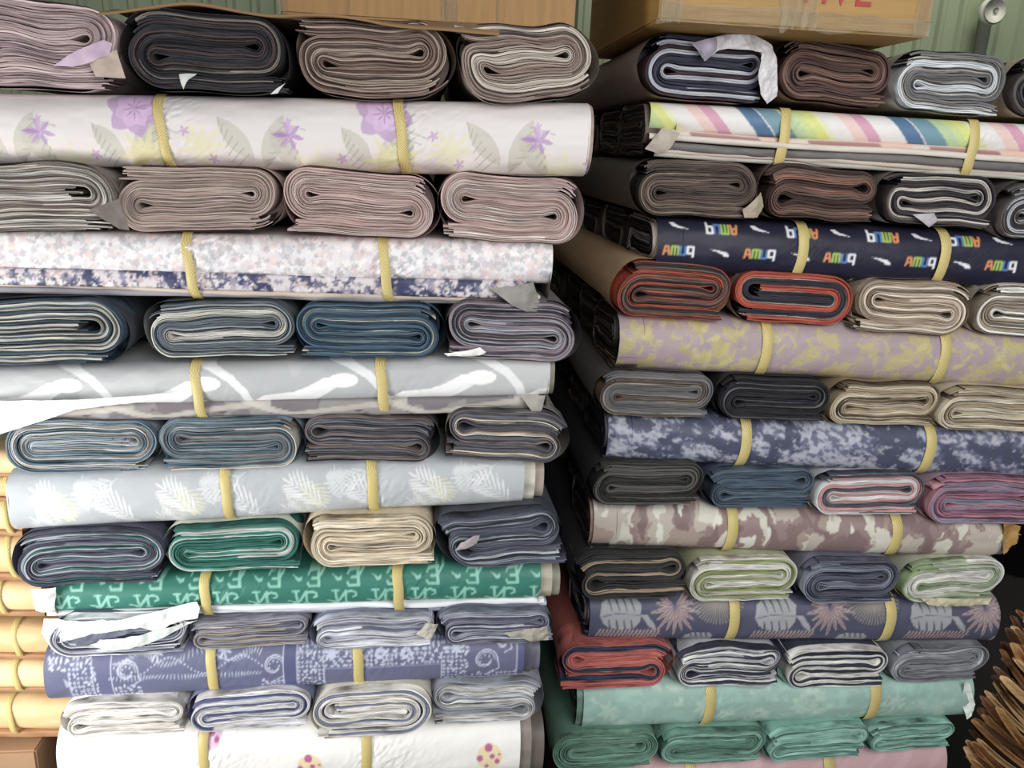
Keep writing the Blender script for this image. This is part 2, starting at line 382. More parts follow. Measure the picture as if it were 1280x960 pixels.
def p_palm(w, h):
    c = Cv(w, h, '#b1b7bc'); rg = random.Random(8)
    c.mask((fbm(c.X/30, c.Y/30, 5)-.5)*3, '#c0c4c7', .6)
    for x0 in range(-60, int(w)+160, 158):
        for dx, dy, L, an, cl, cu in ((40, 12, 46, 2.6, '#dcdedf', .5), (60, 70, 52, -2.2, '#e6e8e8', -.5), (88, 30, 40, .7, '#dadad0', .3), (105, 26, 40, .3, '#dbd9b4', .8), (130, 90, 44, -2.6, '#d8dadc', .3), (20, 95, 42, -.6, '#dcdad0', .2), (140, 60, 50, -2.3, '#e8eaea', -.3), (4, 52, 34, -1.9, '#cfd3d6', .2), (95, 90, 36, -.4, '#dedac2', .4)):
            c.frond(x0+dx, dy, L, an, cl, .7, 7, 2.7, .62, .62, cu)
    return c
GL = '#84c6b2'
def p_green(w, h):
    c = Cv(w, h, '#2a7868'); c.mask((fbm(c.X/50, c.Y/25, 2)-.45)*2, '#2f8373', .5)
    per = 49.5
    for i in range(-1, int(w/per)+2):
        for row in range(3):
            x = i*per+(0, 26, 8)[row]; y = (16+8*x/w, -9+10*x/w, 64)[row]
            if row in (0, 2):  # mirrored N with a hooked tail, small R at its foot
                c.stroke([(x+3, y), (x+11, y)], 2.2, GL); c.stroke([(x+7, y), (x+9, y+17)], 3.2, GL)
                c.stroke([(x+9, y+17), (x+20, y+1)], 3.4, GL); c.stroke([(x+20, y+1), (x+20, y+18)], 3.2, GL); c.stroke([(x+16, y+18), (x+24, y+18)], 2, GL)
                c.stroke([(x+20, y+3), (x+26, y+1), (x+32, y+3), (x+33, y+7), (x+29, y+9)], 2.6, GL)
                c.stroke([(x-3, y+13), (x+6, y+16)], 2.2, GL); c.disc(x+6, y+18, 3.6, GL, .8)
            else:              # E lying on its serifs joined to a Y, small tick beside it
                c.stroke([(x-2, y+4), (x+10, y+3)], 2.4, GL); c.stroke([(x+8, y+3), (x+10, y+18)], 3.6, GL)
                c.stroke([(x+9, y+18), (x-2, y+18), (x-4, y+15)], 2.6, GL); c.stroke([(x+8, y+10.5), (x+1, y+10.5)], 2.4, GL)
                c.stroke([(x-2, y+4), (x-4, y+7)], 2, GL)
                c.stroke([(x+10, y+9), (x+19, y-2)], 2.8, GL); c.stroke([(x+14, y-4), (x+23, y-2)], 2, GL)
                c.poly([(x+25, y+7), (x+34, y+11), (x+38, y+9), (x+38, y+13), (x+33, y+14)], GL)
    return c
def p_bandana(w, h):
    c = Cv(w, h, '#666a88'); L = '#c0c7dd'; rg = random.Random(3)
    def pais(x, y, r, fl=1, col=L):
        for q, wdt in ((1.0, 1.5), (.78, 1.0)):
            t = np.linspace(0, 2*math.pi*.92, 22); rr = r*q*(1-.62*(t/(2*math.pi))**1.6)
            c.stroke([(x+fl*(a*math.cos(b)), y-a*math.sin(b)*.9) for a, b in zip(rr, t)], wdt, col)
        c.stroke([(x+fl*r, y), (x+fl*r*1.15, y+r*.8), (x+fl*r*.2, y+r*1.25)], 1.3, col)
        for a in np.linspace(0, 5.2, 7): c.disc(x+fl*r*.45*math.cos(a), y-r*.42*math.sin(a), 1.1, col)
    def border(x0, x1, y0, y1):
        x = x0
        while x < x1:
            y = y0
            while y < y1:
                q = rg.random()
                if q < .45: c.flower(x, y, 2.9, L, 5, q*9, .85, None, .4)
                elif q < .8: c.leaf(x, y, 6, 2.6, q*9, L, .95)
                else: c.disc(x, y, 1.3, L)
                y += 5.2
            x += 5.2
    # panels left to right following the roll
    border(6, 62, 0, 26); border(32, 66, 26, h-8); c.stroke([(31, 26), (31, h)], 1.2, L); c.stroke([(60, 12), (60, h)], 1, L)
    c.poly([(24, 30), (27, 42), (34, 38)], L, .6); pais(48, 62, 7); 
    c.poly([(66, -5), (82, -5), (82, h+5), (66, h+5)], '#62668a'); c.stroke([(84, 0), (84, h)], 1.3, L)
    for a, b in ((84, 118), (268, 300), (588, 602)):
        pais(a+20, 26, 14); pais(a+26, 80, 11, -1); border(a+4, min(b+6, a+36), 46, h-4)
    for x in np.arange(84, 275, 4.2): c.leaf(x, 10+6*math.sin(x*.09), 9, 1.6, 1.2+math.sin(x*.05), L, .7); c.disc(x, 22+9*math.sin(x*.07), 1, L); c.leaf(x, 30, 8, 1.6, 1.9+.4*math.sin(x*.1), L, .7)
    for x in (140, 225): c.flower(x, 8, 10, L, 7, .3, .9, None, .25)
    c.poly([(120, 42), (264, 42), (264, h), (120, h)], '#666a88')
    for a in (300, 592): c.poly([(a, -4), (a+15, -4), (a+15, h+4), (a, h+4)], '#585d85'); c.stroke([(a-1, 0), (a-1, h)], 1.2, L); c.stroke([(a+16, 0), (a+16, h)], 1.2, L)
    border(318, 352, 8, h-2); border(352, 500, 8, 30); border(500, 528, 8, h-2); c.stroke([(350, 32), (496, 32)], 1.1, L); c.stroke([(350, 32), (350, h)], 1.1, L); c.stroke([(497, 32), (497, h)], 1.1, L)
    for x in (372, 400, 440, 470): c.flower(x, 60, 4, '#8d93b8', 4, x)
    for x in (420, 452): pais(x, 18, 7)
    for x in np.arange(318, 530, 5): c.disc(x, 4, 1, L)
    for x in (360, 515): c.flower(x, 14, 9, L, 8, 0, .9, None, .3)
    pais(552, 30, 15); pais(556, 75, 12, -1); pais(574, 10, 9); border(536, 592, 50, h)
    return c
def p_planet(w, h):
    c = Cv(w, h, '#f2efea')
    for x, y, r in ((540, 42, 16), (315, 50, 16), (190, 12, 15), (415, 1, 14)):
        base, sp = ('#f0dcae', '#c2679c') if x in (540, 315) else ('#d8b6cf', '#b45a86')
        c.disc(x, y, r, base)
        for a, b, q in ((-.1, -.7, 5), (-.75, .1, 4), (.2, -.05, 3.2), (.6, .35, 3.4), (-.2, .75, 2.6), (.75, -.2, 1.6)): c.disc(x+a*r, y+b*r, q, sp)
    for a in (230, 430): c.stroke([(a-60, 80), (a-30, 50), (a+10, 34)], 1, '#cfcac8')
    return c
def p_stripes(w, h):
    c = Cv(w, h, '#e6e2e0'); per = 190
    X = c.X-(c.Y**1.0)*.75-(c.Y/h)**2*6
    for a, b, cl in ((0, 22, '#3f6f9a'), (24, 50, '#6595a6'), (50, 66, '#b6cf9a'), (66, 78, '#c6d884'), (78, 92, '#dbe070'), (92, 100, '#e4e5b8'), (124, 140, '#ecc9c0'), (141, 158, '#d99ab4')):
        u = (X-105) % per; c.mask((u > a)*(u < b)*1., cl, .95)
    return c
def p_stripeedge(w, h):
    c = Cv(w, h, '#d9c9ba')
    for x in range(30, int(w), 150): c.poly([(x, h*.2), (x+90, h*.2), (x+96, h), (x+4, h)], '#9b5f5c', .85); c.poly([(x+90, 0), (x+130, 0), (x+130, h), (x+96, h)], '#e2b7a2', .8)
    return c
def p_wordmark(w, h):         # navy ground, mirrored four-letter word in four colours and white flicks
    c = Cv(w, h, '#242338'); C4 = ['#e08a4e', '#9fc04c', '#4f7fc0', '#e8e8ee']; per = 101
    gl = {'A': [[(0, 10), (1.5, 1), (5, 1), (6.5, 10)], [(1, 6.5), (6, 6.5)]], 'M': [[(0, 10), (0, 1), (7.5, 1), (7.5, 10)], [(3.75, 1), (3.75, 10)]],
          'U': [[(0, 1), (0, 10), (5.5, 10), (5.5, 1)]], 'Q': [[(6, 12), (6, 1), (0, 1), (0, 8), (6, 8)]]}
    def word(x, y, rot, sc=1.12):
        cx = 0
        for g, cl, wd in (('A', C4[0], 9), ('M', C4[1], 10), ('U', C4[2], 8), ('Q', C4[3], 8)):
            for st in gl[g]:
                pts = [((a+cx)*sc, (b-6)*sc) for a, b in st]
                pts = [(x+38-a, y-b) if rot else (x+a, y+b) for a, b in pts]
                c.stroke(pts, 2.7, cl)
            cx += wd
    def flick(x, y, rot):
        q = [(0, 0), (14, 1.5), (22, 4), (25, 9), (19, 9), (14, 5)]
        c.poly([(x+25-a*.95, y-b*.8+6) if rot else (x+a, y+b) for a, b in q], '#e4e4ea')
    for i in range(-1, int(w/per)+2):
        word(i*per+8, 43, False); flick(i*per+66, 39, False)
        word(i*per+60, 13, True); flick(i*per+14, 9, True)
        word(i*per+52, 78, True); flick(i*per+6, 73, True)
    return c
def p_hibiscus(w, h):
    c = Cv(w, h, '#ab979b'); rg = random.Random(9); Yl = '#bfb26a'
    for x0 in range(-60, int(w)+120, 116):
        for dx, dy, r in ((30, 18, 20), (82, 30, 18), (52, 70, 16), (104, 66, 14)):
            c.flower(x0+dx, dy, r+5, Yl, 6, dx, .8, None, .55); c.flower(x0+dx, dy, r+1, '#ae99a2', 6, dx+.1, .95, None, .5); star(c, x0+dx, dy, r*.7, Yl, 7, 0, 6, 1.6, .8)
        for dx, dy, L, an in ((8, 50, 36, 2.6), (40, 60, 38, -.6), (70, 12, 30, .5), (96, 88, 40, 3.4), (12, 88, 34, -.4), (66, 92, 34, -.3)): c.frond(x0+dx, dy, L, an, Yl, .9, 7, 2.2, .5, .6)
    for i in range(int(w*h/260)):
        x, y, a = rg.uniform(0, w), rg.uniform(0, h), rg.uniform(0, 6.28)
        if vn(x/50, y/40, 2) > .35: c.frond(x, y, rg.uniform(10, 20), a, rg.choice([Yl, '#c9bf78', '#b5a65c']), .8, 4, 1.7, .5, .7)
    for i in range(int(w*h/1500)): c.flower(rg.uniform(0, w), rg.uniform(0, h), rg.uniform(6, 10), '#a892a0', 5, i, .7, None, .7)
    return c
def p_rock(w, h):
    c = Cv(w, h, '#4a5068'); u = c.X+c.Y*.5
    n = fbm(u/26+fbm(c.X/14, c.Y/14, 3)*2.4, (c.Y-c.X*.35)/15, 7, 5)
    c.mask((n-.47)*9, '#8d92a6', .9); c.mask((n-.56)*10, '#a9adbb', .9)
    m = fbm(u/7, (c.Y-c.X*.5)/4, 17, 3); c.mask(((m > .56)*(n > .42))*1., '#565b7c', .8); c.mask(((m < .4)*(n > .4))*1., '#b9bcc8', .6)
    return c
def p_camo(w, h):
    c = Cv(w, h, '#bdb2a6'); wx = c.X+22*(fbm(c.X/16, c.Y/16, 4)-.5); wy = c.Y+26*(fbm(c.X/13, c.Y/13, 5)-.5)
    a = fbm(wx/21, wy/42, 11, 3); b = fbm(wx/20+9, wy/38, 31, 3); d = fbm(wx/16+3, wy/36, 51, 2)
    c.mask((b > .53)*1., '#d2cdbf'); c.mask((a > .54)*1., '#98807d'); c.mask((d > .66)*1., '#a79388', 1); c.mask((a > .66)*1., '#86706e'); c.mask((d < .28)*1., '#dcdacd')
    return c
def p_tropic(w, h):
    c = Cv(w, h, '#51546c'); G = '#a4a5aa'; K = '#b39a96'
    for x0 in range(-2, int(w)+200, 194):
        def mon(x, y, sx, sy):
            c.poly([(x+sx*a, y+sy*b) for a, b in ((0, .55), (.05, .2), (.25, .02), (.55, 0), (.85, .02), (1, .2), (.98, .5), (.98, .7), (.85, .95), (.55, 1), (.25, .95), (.1, .8))], G)
            for q in (.2, .38, .56, .74):
                c.stroke([(x+sx*q, y+sy*.0), (x+sx*(q+.1), y+sy*.38)], 2.6, '#51546c', 1, 1.2); c.stroke([(x+sx*(q+.08), y+sy*1.02), (x+sx*(q+.02), y+sy*.66)], 2.6, '#51546c', 1, 1.2)
            c.stroke([(x, y+sy*.58), (x+sx*.4, y+sy*.46), (x+sx*1.0, y+sy*.5)], 1.1, '#5c5f80')
        mon(x0+14, 2, 52, 36); c.poly([(x0+64, 20), (x0+74, 20), (x0+84, 32), (x0+86, 40), (x0+76, 33), (x0+70, 25)], G)
        for i, an in enumerate(np.linspace(-.5, 3.6, 13)): 
            l = 31-6*(i % 2)+6*math.sin(an); c.leaf(x0+108, 11, l, 4.4, an, K); c.stroke([(x0+108, 11), (x0+108+l*.8*math.cos(an), 11+l*.8*math.sin(an))], .9, '#5c5676')
        for an in np.linspace(-.2, 3.3, 30): c.stroke([(x0+162, 0), (x0+162+34*math.cos(an), 0+30*math.sin(an))], 1.3, '#9b9388', 1)
        c.stroke([(x0+12, 44), (x0+92, 44)], 1.1, K)
        for x in np.arange(x0+14, x0+90, 4.6): c.leaf(x, 44, 8, 2.4, -1.2, K); c.leaf(x, 44, 7, 2.4, 1.9, K)
        mon(x0+122, 41, 36, 22)
    return c
def p_mint(w, h):
    c = Cv(w, h, '#96bbb0'); n = fbm(c.X/17, c.Y/11, 6); c.mask((n-.5)*5, '#a2ccbe', .9); c.mask((fbm(c.X/11, c.Y/8, 26)-.6)*7, '#b9d3c4', .8); c.mask((fbm(c.X/60, c.Y/30, 66)-.5)*3, '#86b5ab', .7)
    for i in range(-1, int(w/120)+1):
        for dx, dy in ((30, 30), (90, 55), (60, 80)): c.flower(i*120+dx, dy, 13, '#b7d2c0', 6, dx, .6, None, .4)
    return c
def p_pink(w, h):
    c = Cv(w, h, '#c9a2a5'); c.mask((np.sin(c.X/6+8*fbm(c.X/50, c.Y/30, 6)+c.Y/4) > .6)*1., '#d4b0b0', .5); return c
def p_plainc(hexc, v='#ffffff', al=.1):
    def f(w, h):
        c = Cv(w, h, hexc); c.mask((fbm(c.X/40, c.Y/6, 6)-.5)*4, v, al); return c
    return f
# ------------------------------------------------------------------ long strapped rolls
def xsec(H, D, nf, e=2.5, a=None):
    a = a or min(H*.5, D*.4); t = np.linspace(math.pi/2, -math.pi/2, 400)
    y = a-a*np.abs(np.cos(t))**(2/e); z = H/2*np.sign(np.sin(t))*np.abs(np.sin(t))**(2/e)
    d = np.r_[0, np.cumsum(np.hypot(np.diff(y), np.diff(z)))]; q = np.linspace(0, d[-1], nf)
    fr = np.stack([np.interp(q, d, y), np.interp(q, d, z)], 1)
    bt = np.linspace(-math.pi/2, math.pi/2, 14); bk = np.stack([D-a+a*np.cos(bt), H/2*np.sin(bt)], 1)
    mid = lambda z0: np.array([[yy, z0] for yy in np.linspace(a, D-a, 6)[1:-1]])
    return np.concatenate([fr, mid(-H/2), bk, mid(H/2)[::-1]])
def loft(name, par, pxl, pxr, Yf, pat, D=.26, f0=0.0, f1=1.0, res=1.15, straps=(), seed=1, yo=0.0, e=2.5, wav=.0015, ends=True, crum=.0016, a=None):
    """rolled paper lying along X. pxl=(x,ytop,ybot) left end, pxr right end; f0..f1 the share of the height it takes"""
    (xl, tl, bl), (xr, tr, br) = pxl, pxr
    Al, Bl, Ar, Br = P(xl, tl, Yf), P(xl, bl, Yf), P(xr, tr, Yf), P(xr, br, Yf)
    Xl = (Al[0]+Bl[0])/2; Xr = (Ar[0]+Br[0])/2
    wpx = xr-xl; nu = max(int(wpx/res), 20); s = np.linspace(0, 1, nu)
    top = Al[2]+(Ar[2]-Al[2])*s; bot = Bl[2]+(Br[2]-Bl[2])*s
    zt = top-(top-bot)*f0; zb = top-(top-bot)*f1; Hm = float(np.mean(zt-zb))
    hpx = ((bl-tl)+(br-tr))/2*(f1-f0)
    nf = max(int(hpx*1.25/res), 7); xs = xsec(Hm, D, nf, e, a); nv = len(xs)
    # print coordinates follow the photo's own pixel spacing along the roll
    ym = (tl+bl)/2+((tr+br)/2-(tl+bl)/2)*s; X = Xl+(Xr-Xl)*s
    xpx = np.interp(X, [P(q, np.interp(q, [xl, xr], [(tl+bl)/2, (tr+br)/2]), Yf)[0] for q in np.linspace(xl, xr, 40)], np.linspace(xl, xr, 40)) - xl
    G = np.zeros((nu, nv, 3)); sc = (zt-zb)/Hm
    G[:, :, 0] = X[:, None]; G[:, :, 1] = Yf+yo+xs[None, :, 0]; G[:, :, 2] = ((zt+zb)/2)[:, None]+xs[None, :, 1]*sc[:, None]
    jj = np.arange(nv)[None, :]
    w = (fbm(X[:, None]*9+0*jj, jj*.05, seed, 3)-.5)*wav*5
    for sp in straps:
        dx = xpx-(sp-xl); env = np.exp(-np.clip(dx, 0, None)/45)*(dx > 0)+np.exp(np.clip(dx, None, 0)/14)*(dx <= 0)
        w = w+env[:, None]*(vn(X[:, None]*130+jj*.12, jj*.33+X[:, None]*40, seed+3)-.5)*crum*2.4 - (np.exp(-(dx/10)**2)*.0012)[:, None]*-1
    edge = (jj < nf)*1.0
    G[:, :, 1] += w*edge; G[:, :, 2] += (fbm(X*3, X*0+seed, seed, 2)-.5)[:, None]*wav*3
    c = pat(wpx+4, max(hpx+4, 6)); q = c.a.copy(); q[1:-1, 1:-1] = (c.a[1:-1, 1:-1]*2+c.a[:-2, 1:-1]+c.a[2:, 1:-1]+c.a[1:-1, :-2]+c.a[1:-1, 2:])/6; c.a = q
    zf = .5-xs[:, 1]/Hm; iy = np.clip(((.9*zf+.2*np.arange(nv)/nf-.02)*hpx*c.R).astype(int), 0, c.ny-1); ix = np.clip((xpx*c.R).astype(int), 0, c.nx-1)
    ci = c.a[iy][:, ix].transpose(1, 0, 2).copy(); ci[:, nf:] = np.median(c.a.reshape(-1, 3), 0)
    V = G.reshape(-1, 3); fc = gridf(nu, nv, True)[:, ::-1].copy()
    o = mesh_obj(name, V, fc, M_PRINT, par, ci)
    return o, (Xl, Xr, top, bot)
def strap(par, px, pxl, pxr, Yf, D=.26, slant=0.0, wpx=13, col=None, lift=.0038, seed=0, e=2.5, a=None):
    q = (px-pxl[0])/(pxr[0]-pxl[0]); yt = pxl[1]+(pxr[1]-pxl[1])*q; yb = pxl[2]+(pxr[2]-pxl[2])*q
    A, B = P(px, yt, Yf), P(px, yb, Yf); H = A[2]-B[2]; xs = xsec(H+2*lift, D+2*lift, 40, e, a or min(H*.5, D*.4)+lift)
    wd = abs(P(px+wpx, yt, Yf)[0]-A[0]); nv = len(xs); G = np.zeros((4, nv, 3)); cx = (A[0]+B[0])/2
    for i, (dx, dl) in enumerate(((-.5, .002), (-.42, 0), (.42, 0), (.5, .002))):
        G[i, :, 0] = cx+dx*wd-slant*xs[:, 1]+.0008*np.sin(np.arange(nv)*.4+seed); G[i, :, 1] = Yf-lift+xs[:, 0]+dl*(xs[:, 0] < .1); G[i, :, 2] = (A[2]+B[2])/2+xs[:, 1]
    return mesh_obj('strap', G.reshape(-1, 3), gridf(4, nv, True)[:, ::-1].copy(), M_STRAP, par)
def long_roll(label, pxl, pxr, Yf, pat, straps, folds=(), main=(0, 1), slant=0.0, inner=(), D=.25, seed=1, left_end=None, crum=.0016, e=2.5, flaps=(), left_inner=(), cap='#8a7f78'):
    r = root('strapped_paper_roll', label, 'paper roll')
    o, (Xl, Xr, top, bot) = loft('outer_sheet', r, pxl, pxr, Yf, pat, D, main[0], main[1], straps=straps, seed=seed, crum=crum, e=e)
    H = (top-bot).mean()
    for i, (f0, f1, p2, yo, dl, dr) in enumerate(folds):   # sheets folded under, their edges to the front
        fl = lambda q, d: tuple(np.array([q[0]+d, q[1]+(pxr[1]-pxl[1])/(pxr[0]-pxl[0])*d, q[2]+(pxr[2]-pxl[2])/(pxr[0]-pxl[0])*d]))
        loft('under_sheet', r, fl(pxl, dl), fl(pxr, dr), Yf, p2, D-.02, f0, f1, res=2.2, seed=seed*5+i, yo=yo, wav=.003, a=.004, e=2)
    # inner layers stepping out of the ends, and closed ends
    for ext, ins, hx in inner:
        q = (pxr[2]-pxr[1])*ins/2; b = (pxr[0]-5, pxr[1]+q, pxr[2]-q); c2 = (pxr[0]+ext, pxr[1]+q, pxr[2]-q)
        loft('inner_layers', r, b, c2, Yf+ins*.03, p_plainc(hx, '#6f655c', .5), D*(1-ins), main[0], main[1], res=3, seed=seed+3, wav=.0008, yo=.003)
    for ext, ins, hx in left_inner:
        q = (pxl[2]-pxl[1])*ins/2; b = (pxl[0]-ext, pxl[1]+q, pxl[2]-q); c2 = (pxl[0]+5, pxl[1]+q, pxl[2]-q)
        loft('inner_layers', r, b, c2, Yf+ins*.03, p_plainc(hx, '#4c443e', .5), D*(1-ins), main[0], main[1], res=3, seed=seed+3, wav=.0008, yo=.003)
    for x, t, b_, sg in ((Xl, top[0], bot[0], 1), (Xr, top[-1], bot[-1], -1)):
        if sg == 1 and left_end: 
            pal, n = left_end; c = np.array([x, Yf+D/2, (t+b_)/2]); HH = t-b_
            def place(V, c=c): V = V.copy(); y = V[:, 0].copy(); V[:, 0] = c[0]+V[:, 1]; V[:, 1] = c[1]-y; V[:, 2] += c[2]; return V
            windings('rolled_end', r, D*.97, HH*.95, 'S', n, 4, pal, seed+40, -.004, 1, 1, place, .06, depth=.05)
            x = x+.05
        xs = xsec((t-b_)*.985, D*.99, 30); V = np.zeros((len(xs), 3)); V[:, 0] = x+sg*.003; V[:, 1] = Yf+xs[:, 0]; V[:, 2] = (t+b_)/2+xs[:, 1]
        mesh_obj('end_face', V, [tuple(range(len(xs)))], paper(cap), r)
    for i, sp in enumerate(straps): strap(r, sp, pxl, pxr, Yf, D, slant, seed=i, a=(main[1]-main[0])*float(H)*.5 if folds else None)
    for fl in flaps: flap(r, *fl, Y=Yf-.006)
    rehome(r, ((Xl+Xr)/2, Yf+D/2, float(min(bot[0], bot[-1]))))
    return r, (Xl, Xr, top, bot)
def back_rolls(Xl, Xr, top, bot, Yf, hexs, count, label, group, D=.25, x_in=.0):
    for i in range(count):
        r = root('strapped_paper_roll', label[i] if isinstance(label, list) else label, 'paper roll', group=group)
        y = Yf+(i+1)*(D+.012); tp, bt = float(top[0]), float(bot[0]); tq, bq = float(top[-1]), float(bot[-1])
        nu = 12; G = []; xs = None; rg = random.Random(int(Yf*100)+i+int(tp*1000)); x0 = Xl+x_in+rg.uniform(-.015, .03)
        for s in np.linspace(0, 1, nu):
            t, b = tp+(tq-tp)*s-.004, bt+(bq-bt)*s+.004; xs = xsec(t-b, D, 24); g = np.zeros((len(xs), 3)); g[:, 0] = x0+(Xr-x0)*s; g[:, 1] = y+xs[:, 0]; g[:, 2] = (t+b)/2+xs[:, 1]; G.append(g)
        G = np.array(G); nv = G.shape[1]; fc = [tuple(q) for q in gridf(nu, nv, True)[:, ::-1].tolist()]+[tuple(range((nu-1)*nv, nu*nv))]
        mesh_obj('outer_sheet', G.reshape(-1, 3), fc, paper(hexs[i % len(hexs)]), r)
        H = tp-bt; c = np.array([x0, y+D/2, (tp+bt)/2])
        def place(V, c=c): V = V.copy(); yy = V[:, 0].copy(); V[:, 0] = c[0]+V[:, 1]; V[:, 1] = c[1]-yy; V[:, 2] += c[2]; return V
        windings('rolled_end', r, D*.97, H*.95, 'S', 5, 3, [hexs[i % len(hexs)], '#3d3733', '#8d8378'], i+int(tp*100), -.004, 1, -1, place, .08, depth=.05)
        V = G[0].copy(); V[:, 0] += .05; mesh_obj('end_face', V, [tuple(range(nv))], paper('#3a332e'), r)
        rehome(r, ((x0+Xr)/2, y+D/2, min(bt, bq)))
# ================================================================== LEFT STACK
T = .05   # the left stack leans: rolls rise a little to the right
MV = ['#b9a3a4', '#8f787a', '#cbb9b8', '#a48c8e', '#d9cccb']
BK = ['#2c2c33', '#1d1d24', '#8d8479', '#33333b', '#4a3a3a']
BR = ['#8c7368', '#6b554d', '#a58d80', '#54423c', '#b9a594']
TP = ['#b39c93', '#9a847c', '#bfaaa1', '#a08b82', '#c9b8ae']
PK = ['#c7a9a4', '#b99a95', '#cdb2ad', '#bb9e98', '#ece6e0']
BL = ['#41586b', '#34495c', '#5d7385', '#b9b5a8', '#2d3d4d']
GY = ['#6a6c74', '#54565e', '#8d8c8e', '#b3a590', '#474a55']
GN = ['#1f6f62', '#2d8273', '#175a51', '#cfd8d2', '#3a9080']
CR = ['#e2d2b6', '#cdb996', '#efe4cd', '#b9a482', '#e6d8bf']
WB = ['#e4e3e4', '#5a618c', '#c9cbd6', '#efeeec', '#8086a8']
def LT(box, pal, label, **k): return end_roll(box, YL, pal, label, tilt=k.pop('tilt', T*.6), **k)
LT((-62, 152, 0, 112), ['#cbb3b2', '#bfa5a4', '#9d8486', '#d6c6c4', '#a99092'], 'dusty pink folded paper roll at the top left corner with a torn lilac scrap', kind='S', n=5, k=5, seed=11, outer='#c9b4b4', amp=.16,
   flaps=[([(66, 82), (100, 64), (130, 50), (140, 54), (137, 68), (118, 78), (92, 84)], '#c3a9c0', .012), ([(112, 80), (146, 62), (157, 98), (120, 96)], '#b3a090', .004)])
LT((152, 364, 14, 116), BK, 'black folded paper roll with white sheet edges on the top row of the left stack', n=5, k=6, seed=12, outer='#3a3634', amp=.1,
   flaps=[([(224, 93), (246, 92), (238, 100), (230, 112)], '#cfd2cf', .012), ([(338, 118), (357, 104), (348, 117)], '#d8dad6', .01)])
LT((365, 566, 24, 122), BR, 'brown folded paper roll right beside the black roll, under the cardboard box', n=5, k=5, seed=13, outer='#a08e7e', amp=.13, fz=-1, fx=-1)
LT((566, 745, 29, 126), ['#8f7a70', '#6f5b54', '#b3a195', '#5b4a45', '#c9bdb0'], 'brown folded paper roll at the right end of the top row of the left stack', n=5, k=5, seed=14, outer='#b3a59b', amp=.2, fz=-1, fx=-1)
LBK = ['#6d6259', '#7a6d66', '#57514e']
def LONG(label, pl, pr, pat, straps, **k):
    n = k.pop('back', 3); r, g = long_roll(label, pl, pr, YL+.004, pat, straps, **k)
    back_rolls(*g, YL+.004, LBK, n, 'long paper roll hidden behind the front roll of the left stack', 'long rolls hidden behind the front rolls of the left stack')
    return r
LONG('long pale floral paper roll with lilac hibiscus flowers near the top of the left stack', (-95, 113, 206), (738, 127, 222), p_floral, (202, 502), slant=.12, inner=[(4, .04, '#b29a93')], seed=2)
LT((-60, 152, 205, 291), ['#a69a90', '#857a72', '#c9c0b6', '#918479', '#ddd8d0'], 'grey beige folded paper roll cut by the left edge, under the lilac floral roll', kind='U', n=6, k=5, seed=21, outer='#8f857c', flaps=[([(112, 262), (150, 248), (162, 288), (150, 286)], '#6f665f', .004)])
LT((144, 356, 208, 291), TP, 'taupe folded paper roll, second from left under the lilac floral roll', n=5, k=6, seed=22, outer='#b5a196', fz=-1, fx=-1, amp=.08, fill=.95, tilt=.02)
LT((352, 551, 213, 297), PK, 'pink folded paper roll with white inner sheets, third under the lilac floral roll', n=5, k=6, wts=[1.4, 1.4, 1.2, 1.2, .6, 1], seed=23, outer='#cdb1ab', fz=1, fx=-1, amp=.07, fill=.95, tilt=-.02)
LT((551, 736, 218, 304), PK, 'pink folded paper roll with a white outer sheet, fourth under the lilac floral roll', n=5, k=6, wts=[1.4, 1.4, 1.2, 1.2, .5, 1], seed=24, outer='#e6ddd5', fz=1, fx=-1, amp=.08, fill=.93, tilt=-.03)
LONG('long white paper roll with tiny grey blossom print over a navy floral fold', (-90, 287, 366), (690, 304, 386), p_ditsy, (237, 482), slant=.1, main=(0, .66), seed=3, crum=.003, inner=[(-1, .02, '#d9d6d8')],
     folds=[(.60, .86, p_navyditsy, .004, 0, -30), (.83, .92, p_plainc('#cbb9a8', '#9a8a80', .4), .010, 0, -12), (.9, 1, p_plainc('#97969f', '#6c6c78', .5), .014, 0, -4)],
     flaps=[([(612, 360), (666, 352), (676, 384), (668, 394), (640, 380)], '#8f8a84', .02)])
LT((-70, 158, 374, 457), BL, 'blue grey folded paper roll cut by the left edge, with loose sheets below', kind='U', n=6, k=5, seed=31, outer='#4b4f58', amp=.08)
LT((174, 370, 376, 448), ['#5a6770', '#3f4b56', '#9aa3a6', '#2f3a46', '#cfccc2'], 'steel blue folded paper roll with crumpled white sheets, under the white blossom roll', n=5, k=5, seed=32, outer='#6a6f70', fx=1, amp=.1)
LT((368, 557, 379, 449), ['#3f5d72', '#34506a', '#d6cdb8', '#4a6a7c', '#2f465a'], 'teal blue folded paper roll with wide cream bands, under the white blossom roll', n=5, k=5, seed=33, wts=[1.6, 1.2, .9, 1.6, 1], alt=2, outer='#4f6a7e', fz=1, fx=-1, amp=.05, fill=.97, tilt=0)
LT((556, 728, 377, 453), ['#8c7f88', '#6c626e', '#c3cad6', '#3c3c4c', '#a2939a'], 'mauve grey folded paper roll at the right end of the row under the blossom roll', n=5, k=5, seed=34, outer='#7d7478', fz=1, fx=-1, amp=.07, flaps=[([(555, 442), (600, 434), (608, 440), (600, 444), (560, 445)], '#f0efec', .008)], tilt=-.04)
